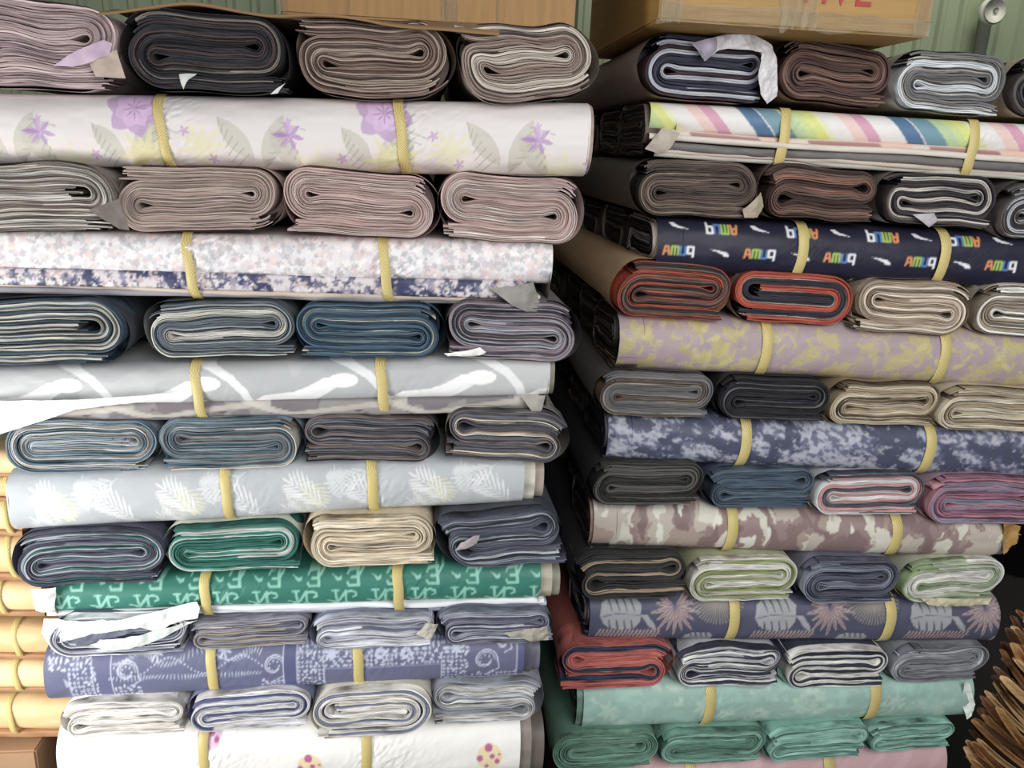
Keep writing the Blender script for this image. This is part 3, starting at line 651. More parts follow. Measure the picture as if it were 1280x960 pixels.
LONG('long grey paper roll with bold white brush curves over a taupe printed fold', (-60, 464, 534), (687, 447, 518), p_abstract, (247, 478), slant=.08, main=(0, .73), seed=4, crum=.0008, inner=[(6, .05, '#8d8a80')],
     folds=[(.66, .93, p_taupe, .006, 0, -12), (.92, 1, p_plainc('#6c6a6c', '#d9d2c6', .5), .012, 0, -14)],
     flaps=[([(-30, 500), (120, 496), (228, 490), (180, 500), (100, 508), (50, 520), (12, 538), (-30, 552)], '#f0f1f1', .02), ([(650, 494), (682, 494), (674, 520), (664, 512)], '#a09b94', .01)])
LT((3, 198, 524, 592), ['#7c93a3', '#57707f', '#b3bec4', '#b09d84', '#dfe0e2'], 'light blue and tan folded paper roll above the left end of the palm leaf roll', kind='U', n=6, k=5, seed=41, outer='#8d9aa3', fx=1, tilt=.03, amp=.07)
LT((199, 383, 521, 587), ['#6c8a9a', '#7b8a94', '#8f7f7a', '#4d6878', '#cfc8bc'], 'blue folded paper roll with a brown grey middle, above the palm leaf roll', n=5, k=5, seed=42, outer='#86a0b0', fz=1, fx=-1, fill=.95, tilt=.02, amp=.06)
LT((380, 553, 519, 578), ['#56565f', '#62616a', '#7b6c66', '#47484f', '#8c8f98'], 'dark grey folded paper roll with a tan line, third above the palm leaf roll', n=3, k=8, seed=43, outer='#5d6068', fz=1, fx=-1, fill=.95, tilt=0, amp=.08)
LT((556, 713, 512, 578), ['#5a5a64', '#6c6a70', '#a1897c', '#e6dfcb', '#54545e'], 'grey folded paper roll with a cream rim above the right end of palm roll', n=3, k=8, seed=44, outer='#8b877c', fz=1, fx=-1, fill=.95, tilt=-.06, amp=.08)
LONG('long pale grey blue paper roll printed with white palm leaves', (9, 594, 672), (655, 570, 636), p_palm, (283, 466), slant=.05, seed=5, crum=.0012, inner=[(14, .08, '#d5cfc0'), (25, .24, '#a8988c')], D=.24)
LT((7, 206, 664, 733), ['#5c5f70', '#474b5c', '#1f6a60', '#a8adbb', '#33364a'], 'dark slate folded paper roll with green sheets inside, left end under the palm leaf roll', n=5, k=5, seed=51, outer='#55566a', fx=1, fz=1, fill=.9)
LT((203, 380, 655, 715), GN, 'emerald green folded paper roll with white edges, under the palm leaf roll', n=5, k=5, seed=52, outer='#cfd2c4', tilt=.03, amp=.07, fill=.9)
LT((378, 545, 646, 709), CR, 'cream folded paper roll, third under the palm leaf roll', n=5, k=4, seed=53, outer='#d9c7a4', tilt=.04, amp=.08, fill=.86)
LT((546, 707, 638, 709), ['#5b6070', '#474c5c', '#9aa6b3', '#2e2f3e', '#c3ced6'], 'slate folded paper roll with hollow middle under the right end of palm roll', n=3, k=7, seed=54, outer='#4c505a', tilt=.04, amp=.14, fill=.85,
   flaps=[([(568, 688), (576, 676), (592, 668), (600, 670), (596, 678), (582, 684)], '#b3a4a8', .01)])
LONG('long emerald green paper roll with pale mirrored letters above loose white sheets', (66, 732, 778), (676, 708, 765), p_green, (257, 498), slant=.05, seed=6, crum=.002, e=2.2, D=.24, main=(0, .82), inner=[(14, .05, '#b9b19c'), (24, .2, '#8f8a7a')],
     folds=[(.76, .88, p_plainc('#e3e4e8', '#5c8f88', .3), .008, -12, 6), (.86, .95, p_plainc('#c2c6d4', '#f0f0f2', .6), .014, -8, 10), (.93, 1.03, p_plainc('#8a90a4', '#dcdfe6', .6), .018, 0, 2)],
     flaps=[([(38, 736), (70, 734), (70, 762), (44, 764)], '#f1f2f4', .012), ([(56, 772), (150, 768), (246, 752), (250, 760), (248, 771), (215, 776), (200, 787), (180, 776), (120, 786), (62, 806), (52, 790)], '#eceef2', .024), ([(62, 808), (84, 792), (140, 780), (212, 774), (160, 788), (110, 804)], '#5f6478', .016), ([(104, 800), (170, 786), (248, 774), (206, 790), (116, 816)], '#cfd9d2', .03)])
LT((62, 240, 770, 820), ['#e8e9ec', '#575d78', '#b9bfcc', '#8b90a4', '#454b62'], 'slate and white folded paper roll half covered by hanging white sheets', kind='U', n=4, k=5, seed=61, outer='#6a6f86', tilt=.05)
LT((234, 388, 773, 810), ['#9a99a6', '#cbbba0', '#6f7084', '#e3dccb', '#b4a792'], 'grey folded paper roll with a cream middle, under the emerald lettered roll', n=3, k=6, seed=62, outer='#8f8d99', amp=.12, fill=.85)
LT((388, 546, 769, 812), ['#b6bac8', '#6f758c', '#e9ebf0', '#8d92a6', '#d3d6de'], 'silver grey folded paper roll with crumpled edges, under the emerald lettered roll', n=3, k=6, seed=63, outer='#7f849a', amp=.16, fill=.8, flaps=[([(520, 792), (534, 776), (548, 780), (538, 798)], '#bdb8a8', .006, 0, 'torn_flap', 3, .006)])
LT((545, 690, 763, 804), ['#8c90a2', '#62677c', '#c3cad8', '#565b70', '#a5a9b8'], 'slate folded paper roll with a ragged beige sheet, right end under the emerald lettered roll', n=3, k=6, seed=64, outer='#70758a', amp=.14, fill=.82, flaps=[([(628, 792), (684, 782), (686, 800), (668, 801), (640, 796)], '#a59f90', .003, 0, 'torn_flap', 3, .006)])
LONG('long slate blue bandana paper roll with white paisley borders', (55, 817, 886), (655, 797, 854), p_bandana, (265, 448), slant=.04, seed=7, crum=.001, inner=[(10, .1, '#54586f'), (20, .3, '#6c6f80')], D=.24)
LT((72, 233, 876, 921), ['#e9e6e0', '#cfc9bc', '#f2f0ec', '#b9b2a4', '#dcd8d0'], 'white folded paper roll with a beige hollow, left end under the bandana roll', n=3, k=5, seed=71, outer='#efece6', amp=.1, fill=.9)
LT((231, 391, 866, 913), WB, 'white and indigo folded paper roll, second under the bandana roll', n=5, k=4, seed=72, outer='#7b7fa0', amp=.08, fill=.88)
LT((387, 541, 862, 922), ['#ebe7dd', '#7c84a4', '#e6e2d8', '#4c5270', '#f1efe9'], 'cream white folded paper roll with a slate band round its middle, under the bandana roll', kind='U', n=4, k=5, wts=[1.3, 1.2, 1.2, 1.1, 1.2], alt=2, seed=73, outer='#ded8c8', amp=.08, fill=.92, fx=-1)
LT((541, 683, 850, 906), ['#c9ccd2', '#9599a4', '#e8e9ea', '#7d818c', '#d6d0c2'], 'silver folded paper roll with fine sheet edges, right end under the bandana roll', n=3, k=7, seed=74, outer='#9a9ea8', amp=.08, fill=.86, fz=1, fx=-1)
LONG('long white paper roll with cream and magenta spotted circles, lowest in the left stack', (72, 917, 1000), (650, 906, 986), p_planet, (255, 458), seed=8, crum=.002, inner=[(14, .05, '#8f857c'), (30, .2, '#6c625a')], D=.24, cap='#6a625b')
# ================================================================== RIGHT STACK
def RT(box, pal, label, **k): return end_roll(box, YR, pal, label, tilt=k.pop('tilt', .0), **k)
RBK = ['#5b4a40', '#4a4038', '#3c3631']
def RONG(label, pl, pr, pat, straps, behind, **k):
    r, g = long_roll(label, pl, pr, YR+.004, pat, straps, slant=k.pop('slant', -.02), **k)
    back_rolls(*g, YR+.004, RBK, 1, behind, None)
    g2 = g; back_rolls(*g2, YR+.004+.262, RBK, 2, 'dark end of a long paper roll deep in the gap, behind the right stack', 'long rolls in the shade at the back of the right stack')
    return r
RT((800, 968, 44, 126), ['#3f4158', '#2f3046', '#b9bcc6', '#353750', '#5a3f42'], 'navy folded paper roll with a crumpled white scrap, atop the right stack', n=5, k=5, seed=111, outer='#a08b84', fx=1, fz=1, amp=.05, fill=.93, tilt=-.03,
   flaps=[([(864, 54), (905, 44), (942, 45), (962, 56), (970, 74), (972, 120), (958, 130), (948, 118), (942, 96), (952, 78), (948, 66), (906, 62), (895, 64), (879, 77)], '#d8d5da', .025, 0, 'torn_flap', 5, .007), ([(864, 54), (900, 46), (893, 62), (879, 77)], '#a9a0b8', .034, 0, 'torn_flap', 6, .003)])
RT((970, 1119, 53, 130), ['#5a403a', '#46322f', '#8c6a5c', '#6a4a42', '#b08a78'], 'dark reddish brown folded paper roll, second on the top row of the right stack', n=5, k=4, seed=112, outer='#80604f', amp=.12, tilt=-.04)
RT((1118, 1262, 64, 142), ['#77787a', '#c3b9ac', '#55565a', '#dfe4ea', '#8c8078'], 'grey and beige folded paper roll, third on the top row of the right stack', n=5, k=4, seed=113, outer='#b7ab9c', amp=.1, tilt=-.05)
RT((1262, 1410, 72, 152), ['#4a4a50', '#35353b', '#8b857e', '#5f5a56', '#2a2a30'], 'dark grey folded paper roll at the upper right edge, topmost in its stack', n=5, k=4, seed=114, outer='#b9a88a', tilt=-.04)
RONG('long paper roll with slanting rainbow bands over a thick pile of folded sheets', (812, 126, 196), (1500, 168, 240), p_stripes, (980, 1215), 'frayed dark end of the long paper roll just behind the rainbow banded roll', main=(0, .52), seed=12, crum=.001, e=2.2, D=.25,
     folds=[(.48, .60, p_stripeedge, .004, 20, 0), (.58, .69, p_plainc('#d9d0c4', '#a89c90', .4), -.004, 0, 0), (.69, .84, p_plainc('#6f6c6a', '#3f3d40', .6), .003, 14, 0), (.83, .92, p_plainc('#c9b8a8', '#9b6f6c', .5), .008, 20, 0), (.91, 1, p_plainc('#b9b6ac', '#5a5a5c', .6), .01, 10, 0)],
     left_end=(['#6b5a50', '#2f2926', '#9b8c7c', '#44403a'], 5),
     flaps=[([(806, 186), (826, 160), (850, 166), (836, 186), (822, 192)], '#b9aea0', .012)])
RT((788, 950, 199, 273), ['#7a685c', '#5c4c43', '#a3917f', '#4a3e38', '#8c7a6b'], 'dull brown folded paper roll with a ragged corner, under the rainbow banded roll', n=5, k=4, seed=121, outer='#6f6056', amp=.08, tilt=-.02, flaps=[([(928, 262), (950, 240), (955, 258), (946, 272), (930, 272)], '#a99a86', .008)])
RT((947, 1098, 206, 277), ['#60443c', '#4c3631', '#9a6a56', '#6f564a', '#3f302c'], 'red brown folded paper roll with a rust coloured middle, under the rainbow banded roll', n=3, k=7, seed=122, outer='#6f5648', amp=.1, tilt=-.02, fx=1, fz=1)
RT((1097, 1245, 216, 284), ['#6c6460', '#35313a', '#c9c2b8', '#4a3e40', '#a8a09a'], 'black and white folded paper roll with crumpled torn edges, third under the rainbow banded roll', n=5, k=4, seed=123, outer='#8d8680', amp=.12, tilt=-.04, flaps=[([(1140, 268), (1168, 266), (1172, 275), (1160, 284)], '#b3aeb0', .008, 0, 'torn_flap', 6, .004)])
RT((1243, 1392, 228, 302), ['#55504e', '#3b3638', '#b9bcc6', '#6a6260', '#2d2a2c'], 'dark folded paper roll cut by the right edge beside the black and white roll', n=5, k=4, seed=124, outer='#6a625c', tilt=-.04)
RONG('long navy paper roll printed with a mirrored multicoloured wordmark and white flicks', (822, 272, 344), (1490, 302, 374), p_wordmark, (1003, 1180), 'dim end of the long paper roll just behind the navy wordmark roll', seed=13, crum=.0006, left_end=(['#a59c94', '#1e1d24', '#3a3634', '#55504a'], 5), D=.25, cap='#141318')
RT((764, 915, 328, 400), ['#c05a3e', '#33282a', '#6f574c', '#4a3631', '#b5533c'], 'orange rimmed folded paper roll with dark brown sheets and a tan side', n=5, k=5, wts=[.6, 1.4, 1.2, 1.2, .5], seed=131, outer='#e0b888', amp=.08, tilt=-.03, fill=.88)
RT((915, 1069, 340, 406), ['#b4492f', '#bf5239', '#c9c2bd', '#2e2a36', '#35313e'], 'red and navy banded folded paper roll under the wordmark roll', kind='U', n=4, k=5, wts=[1.3, 1.2, .35, 1.4, 1.2], alt=2, seed=132, outer='#8f7f74', amp=.03, tilt=-.04, fx=-1, fill=.98)
RT((1066, 1217, 350, 419), ['#c7b39b', '#a8937c', '#ded0bb', '#b49f88', '#8f7c68'], 'cream beige folded paper roll, third under the wordmark roll', n=5, k=5, seed=133, outer='#c9b497', amp=.1, tilt=-.05, fx=-1, fz=1)
RT((1215, 1370, 356, 424), ['#b9ab98', '#8b7c6c', '#e6e6e2', '#a0917e', '#77695c'], 'beige folded paper roll with white folds at the right edge under the wordmark roll', n=5, k=4, seed=134, outer='#b5ab9c', amp=.08, tilt=-.04)
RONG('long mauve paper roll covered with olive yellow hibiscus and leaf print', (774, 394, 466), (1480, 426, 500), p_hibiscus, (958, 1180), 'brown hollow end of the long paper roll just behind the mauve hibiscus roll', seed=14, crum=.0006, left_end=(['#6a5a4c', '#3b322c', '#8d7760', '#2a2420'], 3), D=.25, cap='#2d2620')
RT((745, 895, 465, 522), ['#6d6d70', '#7b7a7a', '#c9b79e', '#59595e', '#b08d6c'], 'grey folded paper roll with tan and white pinstripe edges, below the mauve hibiscus roll', n=5, k=5, wts=[1.4, 1.4, .5, 1, .4], alt=2, seed=141, outer='#6a6764', amp=.04, tilt=-.02, fill=.95)
RT((895, 1040, 472, 527), ['#26252d', '#1e1d25', '#2c2b35', '#8d8a86', '#23222b'], 'black folded paper roll with hairline white edges, below the mauve hibiscus roll', n=5, k=5, wts=[1.4, 1.4, 1.4, .25, 1.4], alt=2, seed=142, outer='#2a2830', amp=.04, tilt=-.02, fill=.98)
RT((1033, 1176, 478, 533), ['#9a866c', '#6f5d4a', '#d9cfb4', '#b5a384', '#e9e4d2'], 'brown and cream folded paper roll with a crumpled core, below the mauve hibiscus roll', n=5, k=4, seed=143, outer='#a08a70', amp=.1, tilt=-.02, fill=.85)
RT((1170, 1322, 486, 540), ['#b3a283', '#8a7660', '#e6dfca', '#cfc2a6', '#97836a'], 'cream folded paper roll at the right edge just below the mauve hibiscus roll', n=5, k=4, seed=144, outer='#c9bfa8', amp=.08, tilt=-.02, fill=.85)
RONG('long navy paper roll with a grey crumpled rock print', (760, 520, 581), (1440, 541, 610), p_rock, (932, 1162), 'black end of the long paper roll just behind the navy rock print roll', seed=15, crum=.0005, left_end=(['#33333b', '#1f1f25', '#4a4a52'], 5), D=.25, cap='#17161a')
RT((736, 881, 577, 633), ['#4b4a48', '#3a3938', '#77746e', '#2f2e2f', '#5a5855'], 'charcoal folded paper roll at the left end of its row, above the camouflage roll', n=5, k=5, seed=151, outer='#3f3e40', amp=.06, tilt=0, fill=.9)
RT((880, 1018, 584, 636), ['#55687a', '#4f6173', '#5b6e80', '#53657a', '#4a5b6c'], 'plain slate blue folded paper roll above the camouflage roll', n=3, k=8, seed=152, outer='#55657a', amp=.06, tilt=0, fill=1.0)
RT((1013, 1155, 590, 644), ['#5d6670', '#494f5c', '#d59a9a', '#dfe0e0', '#48505c'], 'grey folded paper roll with pink bands and a white rim, above the camouflage roll', n=5, k=4, seed=153, outer='#c9cacb', amp=.06, tilt=0, fill=.9)
RT((1154, 1302, 596, 656), ['#b0778e', '#7a4f72', '#d9a0a6', '#8f8fa8', '#c98a9a'], 'magenta and pink folded paper roll above the right end of the camouflage roll', n=5, k=5, seed=154, outer='#a58a9c', amp=.06, tilt=-.02, fill=.9)
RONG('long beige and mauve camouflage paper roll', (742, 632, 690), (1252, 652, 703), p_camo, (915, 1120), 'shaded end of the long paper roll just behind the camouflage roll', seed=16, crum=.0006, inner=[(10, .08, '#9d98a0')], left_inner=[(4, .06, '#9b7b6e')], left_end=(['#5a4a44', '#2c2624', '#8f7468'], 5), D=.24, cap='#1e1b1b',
     flaps=[([(1255, 653), (1278, 659), (1266, 662), (1277, 669), (1262, 672), (1272, 680), (1262, 690), (1256, 694)], '#a97f35', -.01)])
RT((714, 858, 690, 749), ['#3b3b3a', '#2d2d30', '#b39b7c', '#333437', '#4d4b48'], 'black folded paper roll with tan sheets wrapped inside, below the camouflage roll', n=3, k=6, wts=[1.2, 1, 1.3, 1.2, .8, .8], alt=2, seed=161, outer='#3a3b3d', amp=.06, tilt=.02, fill=.9)
RT((856, 998, 697, 753), ['#d6d3c6', '#8f9a5e', '#c9cfc0', '#e3e1d8', '#71825e'], 'white and olive green folded paper roll, second below the camouflage roll', n=5, k=4, seed=162, outer='#b5b68f', amp=.03, tilt=0, fill=.95)
RT((998, 1126, 699, 755), ['#6a6d80', '#565a6e', '#3a3d55', '#7b7e90', '#9aa3b3'], 'blue grey folded paper roll, third below the camouflage roll', n=5, k=5, seed=163, outer='#6f7180', amp=.05, tilt=0, fill=.93)
RT((1126, 1256, 700, 753), ['#dcdcd4', '#9fb487', '#e9e8e2', '#a9a59c', '#c7cfba'], 'white and pale green folded paper roll at the right end below the camouflage roll', n=5, k=4, seed=164, outer='#b9bca6', amp=.1, tilt=-.01, fill=.85, ragged=2,
   flaps=[([(1150, 747), (1240, 748), (1236, 755), (1200, 758), (1160, 756)], '#c9c2a0', .006, 0, 'torn_flap', 3, .005)])
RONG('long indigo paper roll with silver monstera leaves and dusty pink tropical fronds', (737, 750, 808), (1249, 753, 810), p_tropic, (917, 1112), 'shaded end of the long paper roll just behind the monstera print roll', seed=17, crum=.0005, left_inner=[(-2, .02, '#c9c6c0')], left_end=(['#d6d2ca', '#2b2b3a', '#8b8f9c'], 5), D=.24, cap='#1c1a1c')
RT((700, 844, 803, 861), ['#c4645c', '#cd6e64', '#cb6a60', '#39456a', '#44485c', '#cb6a60'], 'coral folded paper roll with a navy band, at the left end above the mint roll', n=3, k=6, wts=[1.3, 1.5, 1, .7, 1, .8], alt=2, seed=171, outer='#b9625a', amp=.04, tilt=.02, fill=.99, fx=-1)
RT((843, 980, 808, 859), ['#dcdedf', '#44485a', '#f0f0ee', '#9fa2a8', '#2f3240'], 'black and white folded paper roll with zigzag folds, second above the mint roll', n=3, k=6, seed=172, outer='#b9bcc0', amp=.16, tilt=0, fill=.88)
RT((978, 1112, 810, 861), ['#eceae2', '#3c4054', '#e6e6e0', '#34384c', '#8b8e9a'], 'navy folded paper roll with two white bands, third above the mint roll', n=3, k=6, wts=[1, 1.5, 1, 1.5, .4, .8], alt=2, seed=173, outer='#3f4356', amp=.06, tilt=0, fill=.92)
RT((1112, 1233, 808, 853), ['#8c8e96', '#6c6e78', '#dfe2e6', '#a3a6ae', '#595b66'], 'grey folded paper roll with curled end above the right end of the mint roll', n=5, k=4, seed=174, outer='#8a8c92', amp=.14, tilt=0, fill=.85, ragged=2)
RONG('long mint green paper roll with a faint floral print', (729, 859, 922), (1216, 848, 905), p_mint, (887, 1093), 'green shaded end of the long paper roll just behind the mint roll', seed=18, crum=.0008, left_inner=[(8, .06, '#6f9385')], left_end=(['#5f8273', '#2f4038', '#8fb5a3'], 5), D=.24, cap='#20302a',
     flaps=[([(1206, 852), (1214, 856), (1219, 880), (1215, 895), (1209, 900), (1204, 880)], '#e6f0ec', -.006)])
RT((689, 823, 916, 962), ['#6f9c86', '#5c8a76', '#7fae9a', '#538070', '#8dbba6'], 'deep green mint folded paper roll at the left end below the mint roll', kind='U', n=6, k=4, seed=181, outer='#5f8773', amp=.04, tilt=.03, fx=1)
RT((823, 958, 913, 954), ['#84b5a4', '#6c9f8e', '#9acbba', '#5d8c7c', '#b0dccd'], 'mint folded paper roll with rippled edges, second below the mint roll', n=5, k=4, seed=182, outer='#7fae9c', amp=.1, tilt=.02, fill=.86)
RT((957, 1086, 909, 949), ['#86baac', '#6aa091', '#a2d2c4', '#5a8d80', '#93c6b8'], 'mint folded paper roll with a bright curled end, third below the mint roll', n=3, k=6, seed=183, outer='#7fb0a2', amp=.14, tilt=.03, fill=.86)
RT((1084, 1193, 904, 938), ['#7fb3a4', '#669b8c', '#9accbe', '#588a7c', '#8fc2b4'], 'flat mint folded paper roll with loose sheets at the right end below the mint roll', n=3, k=5, seed=184, outer='#77a899', amp=.08, tilt=.05, fill=.86, ragged=2)
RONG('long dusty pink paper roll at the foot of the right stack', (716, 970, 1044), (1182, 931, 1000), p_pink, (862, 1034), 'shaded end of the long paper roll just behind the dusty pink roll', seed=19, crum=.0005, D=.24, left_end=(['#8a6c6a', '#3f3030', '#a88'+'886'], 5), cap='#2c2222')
# ================================================================== things around the stacks
def box_mesh(name, par, x0, x1, y0, y1, z0, z1, mat, bev=.004):
    import bmesh
    bm = bmesh.new(); bmesh.ops.create_cube(bm, size=1)
    for v in bm.verts: v.co = Vector(((x0+x1)/2+v.co.x*(x1-x0), (y0+y1)/2+v.co.y*(y1-y0), (z0+z1)/2+v.co.z*(z1-z0)))
    if bev: bmesh.ops.bevel(bm, geom=bm.edges[:], offset=bev, segments=2, affect='EDGES')
    me = bpy.data.meshes.new(name); bm.to_mesh(me); bm.free(); me.materials.append(mat)
    o = bpy.data.objects.new(name, me); COL.objects.link(o); o.parent = par; return o
CARD = plain('cardboard', '#a97f45', .7, .1, 9, .2, 0, (10, 1, 1)); CARD2 = plain('yellow_cardboard', '#a57c30', .6, .1, 8, .2, 0, (1, 1, 6))
CARDD = plain('cardboard_edge', '#7d5c34', .8, .15, 14, .3)
m, nt, b = newmat('clear_tape'); b.inputs['Base Color'].default_value = (.78, .72, .55, 1); b.inputs['Roughness'].default_value = .12; b.inputs['Alpha'].default_value = .26
nz = nt.nodes.new('ShaderNodeTexNoise'); nz.inputs['Scale'].default_value = 55; nz.inputs['Detail'].default_value = 4; bp = nt.nodes.new('ShaderNodeBump'); bp.inputs['Strength'].default_value = .9; bp.inputs['Distance'].default_value = .004
nt.links.new(nz.outputs['Fac'], bp.inputs['Height']); nt.links.new(bp.outputs[0], b.inputs['Normal']); TAPE = m
def tape(par, x0, x1, z0, z1, y, ragged=.004, seed=1, name='clear_tape'):
    nx, nz_ = 14, 14; V = []
    for i in range(nx):
        for j in range(nz_):
            u, v = i/(nx-1), j/(nz_-1); e = ragged*(float(vn(i*1.7, j*1.3, seed))-.5)
            V.append((x0+(x1-x0)*u+e*(i in (0, nx-1)), y-.0015-.0025*float(vn(i*1.1, j*.9, seed+4)), z0+(z1-z0)*v+e*2*(j in (0, nz_-1))))
    return mesh_obj(name, V, gridf(nx, nz_), TAPE, par)
# left cardboard box, standing on the kraft sheet over the left stack
Yb = .13; a = P(718, 40, Yb); c = P(350, 13, Yb); r = root('cardboard_box', 'brown cardboard box standing on top of the left stack', 'box')
zb = a[2]; box_mesh('box_body', r, c[0], a[0], Yb, Yb+.5, zb, zb+.34, CARD)
for px in (436, 558, 622): 
    q = P(px, 20, Yb); tape(r, q[0]-.003, q[0]+.003, zb+.006, zb+.33, Yb, .002, px, 'flute_crease')
q = P(552, 20, Yb); tape(r, q[0]-.001, q[0]+.03, zb+.002, zb+.33, Yb, .004, 5)
q = P(360, 20, Yb); tape(r, c[0]-.004, c[0]+.014, zb, zb+.33, Yb, .006, 8)
rehome(r, ((a[0]+c[0])/2, Yb+.25, zb))
# brown kraft board lying over the top row
ctl = [(128, 19), (160, 9), (205, 2), (262, 5), (312, 15), (350, 17), (410, 18), (480, 27), (540, 35), (590, 41), (628, 40)]
pts = np.array([P(x, y, -.02) for x, y in ctl]); xs = np.linspace(pts[0, 0], pts[-1, 0], 60); zs = np.interp(xs, pts[:, 0], pts[:, 2])
zs = np.convolve(np.pad(zs, 3, 'edge'), np.ones(7)/7, 'valid'); ysv = np.r_[np.linspace(-.02, .05, 6), np.linspace(.1, .8, 10)]; V = []
ztp = np.array([P(a, b, 0)[2] for a, b in ((128, 6), (260, 8), (365, 20), (466, 20), (566, 25), (655, 25))]); zx = np.array([P(a, b, 0)[0] for a, b in ((128, 6), (260, 8), (365, 20), (466, 20), (566, 25), (655, 25))])
for y in ysv:
    for x, z in zip(xs, zs):
        z = z+(max(float(np.interp(x, zx, ztp)), z)-z)*min(max((y+.02)/.05, 0), 1)
        V.append((x+.006*math.sin(x*40)*(y < 0), y, z+.002*math.sin(x*30+y*6)))
top = V; bot_ = [(x, y, z-.004) for x, y, z in V]; n1 = len(V); g = gridf(16, 60); fc = np.concatenate([g, g[:, ::-1]+n1, np.array([[i, i+1, n1+i+1, n1+i] for i in range(59)])])
o = mesh_obj('kraft_board', top+bot_, fc, plain('kraft_board', '#8c6a42', .8, .15, 6, .3)); o['label'] = 'thin brown kraft board sagging over the top row of the left stack'; o['category'] = 'board'
# right cardboard box with red letters and clear tape
Yc = -.03; a = P(823, 25, Yc); c = P(1159, 52, Yc); zb = a[2]; r = root('cardboard_box', 'yellow brown cardboard box with red letters and clear tape on top of the right stack', 'box')
box_mesh('box_body', r, a[0], c[0], Yc, Yc+.62, zb, zb+.36, CARD2)
tape(r, a[0]-.002, c[0]+.002, zb-.001, zb+.028, Yc, .008, 3); tape(r, P(972, 30, Yc)[0], P(1018, 30, Yc)[0], zb-.002, zb+.3, Yc-.001, .012, 4)
tape(r, P(824, 30, Yc)[0], P(852, 30, Yc)[0], zb, zb+.3, Yc-.001, .006, 6); tape(r, P(1142, 30, Yc)[0], P(1160, 30, Yc)[0], zb, zb+.3, Yc-.001, .005, 9)
RED = plain('red_print', '#a8281c', .6, .1, 30, .05)
f = bpy.data.curves.new('letters', 'FONT'); f.body = 'FIVE'; f.size = .12; f.extrude = .0004; fo = bpy.data.objects.new('letters', f); COL.objects.link(fo)
bpy.context.view_layer.update(); me = bpy.data.meshes.new_from_object(fo.evaluated_get(bpy.context.evaluated_depsgraph_get())); bpy.data.objects.remove(fo); me.materials.clear(); me.materials.append(RED)
xs_ = [v.co.x for v in me.vertices]; x0 = P(1004, 4, Yc)[0]; x1 = P(1088, 8, Yc)[0]; sc = (x1-x0)/(max(xs_)-min(xs_)); zl = P(1050, 6.5, Yc)[2]
for v in me.vertices: v.co = Vector((x0+(v.co.x-min(xs_))*sc, Yc-.001-v.co.z, zl+v.co.y*sc*1.3))
lo = bpy.data.objects.new('printed_letters', me); COL.objects.link(lo); lo.parent = r
rehome(r, ((a[0]+c[0])/2, Yc+.3, zb))
# kraft rolls beside the left stack
KR = ['#e3bf86', '#d9b074', '#e8c890', '#dcb67c']
kr = [(-170, 96, 566, 598, 20), (-170, 96, 599, 627, 10), (-170, 96, 629, 672, 8), (-170, 96, 676, 728, 12), (-170, 110, 733, 772, 0), (-170, 110, 786, 826, 20), (-170, 110, 832, 868, 20), (-170, 120, 880, 924, 14)]
kd = ['topmost small kraft roll showing beside the left stack', 'second kraft roll from the top beside the left stack', 'kraft roll beside the left end of the palm leaf roll', 'kraft roll beside the dark slate folded roll',
      'glossy kraft roll beside the left end of the emerald lettered roll', 'strapped kraft roll beside the hanging white sheets', 'strapped kraft roll beside the left end of the bandana roll', 'lowest strapped kraft roll, resting on the brown carton']
YK = .05
for i, (xa, xb, yt, yb, sp) in enumerate(kr):
    xw = P(70, (yt+yb)/2, YL)[0] if False else -.80
    r = root('kraft_paper_roll', kd[i], 'paper roll'); e = 6
    xe = P(-2, yt, YK); 
    # right end stops against the left stack's side
    yy = (yt+yb)/2; px = 60
    lo_, hi_ = -200, 300
    for _ in range(30):
        mid = (lo_+hi_)/2
        if P(mid, yy, YK)[0] < xw: lo_ = mid
        else: hi_ = mid
    px = max(lo_, 4)
    px = {0: 22, 1: 22, 2: 24, 3: 26, 4: 52, 5: 76, 6: 74, 7: 92}[i]
    pl, pr = (-170, yt, yb), (px, yt, yb)
    o, (Xl, Xr, tp, bt) = loft('outer_sheet', r, pl, pr, YK, p_plainc(KR[i % 4], '#f3dcb0', .4), .1, 0, .9, res=3, seed=60+i, crum=0)
    loft('under_sheet', r, (-168, yt, yb), (px-1, yt, yb), YK, p_plainc('#a9794a', '#6b4526', .5), .09, .86, 1.04, res=3, seed=80+i, yo=.008, a=.003, e=2)
    for xx, sg in ((Xl, -1), (Xr, 1)):
        xs = xsec((tp[0]-bt[0])*.98, .098, 20); V = np.zeros((len(xs), 3)); V[:, 0] = xx; V[:, 1] = YK+xs[:, 0]; V[:, 2] = (tp[0]+bt[0])/2+xs[:, 1]; mesh_obj('end_face', V, [tuple(range(len(xs)))], paper('#a87f4e'), r)
    strap(r, sp, pl, pr, YK, .1, .12, 8, seed=i)
    rehome(r, ((Xl+Xr)/2, YK+.05, float(bt[0])))
# carton under the kraft rolls
a = P(86, 929, YK); r = root('cardboard_box', 'brown carton on the floor under the kraft rolls at the lower left', 'box')
FL = -.10
box_mesh('box_body', r, a[0]-.75, a[0]-.06, YK-.02, YK+.4, FL, a[2], plain('brown_carton', '#a07a56', .8, .1, 6, .2)); rehome(r, (a[0]-.4, YK+.2, FL))
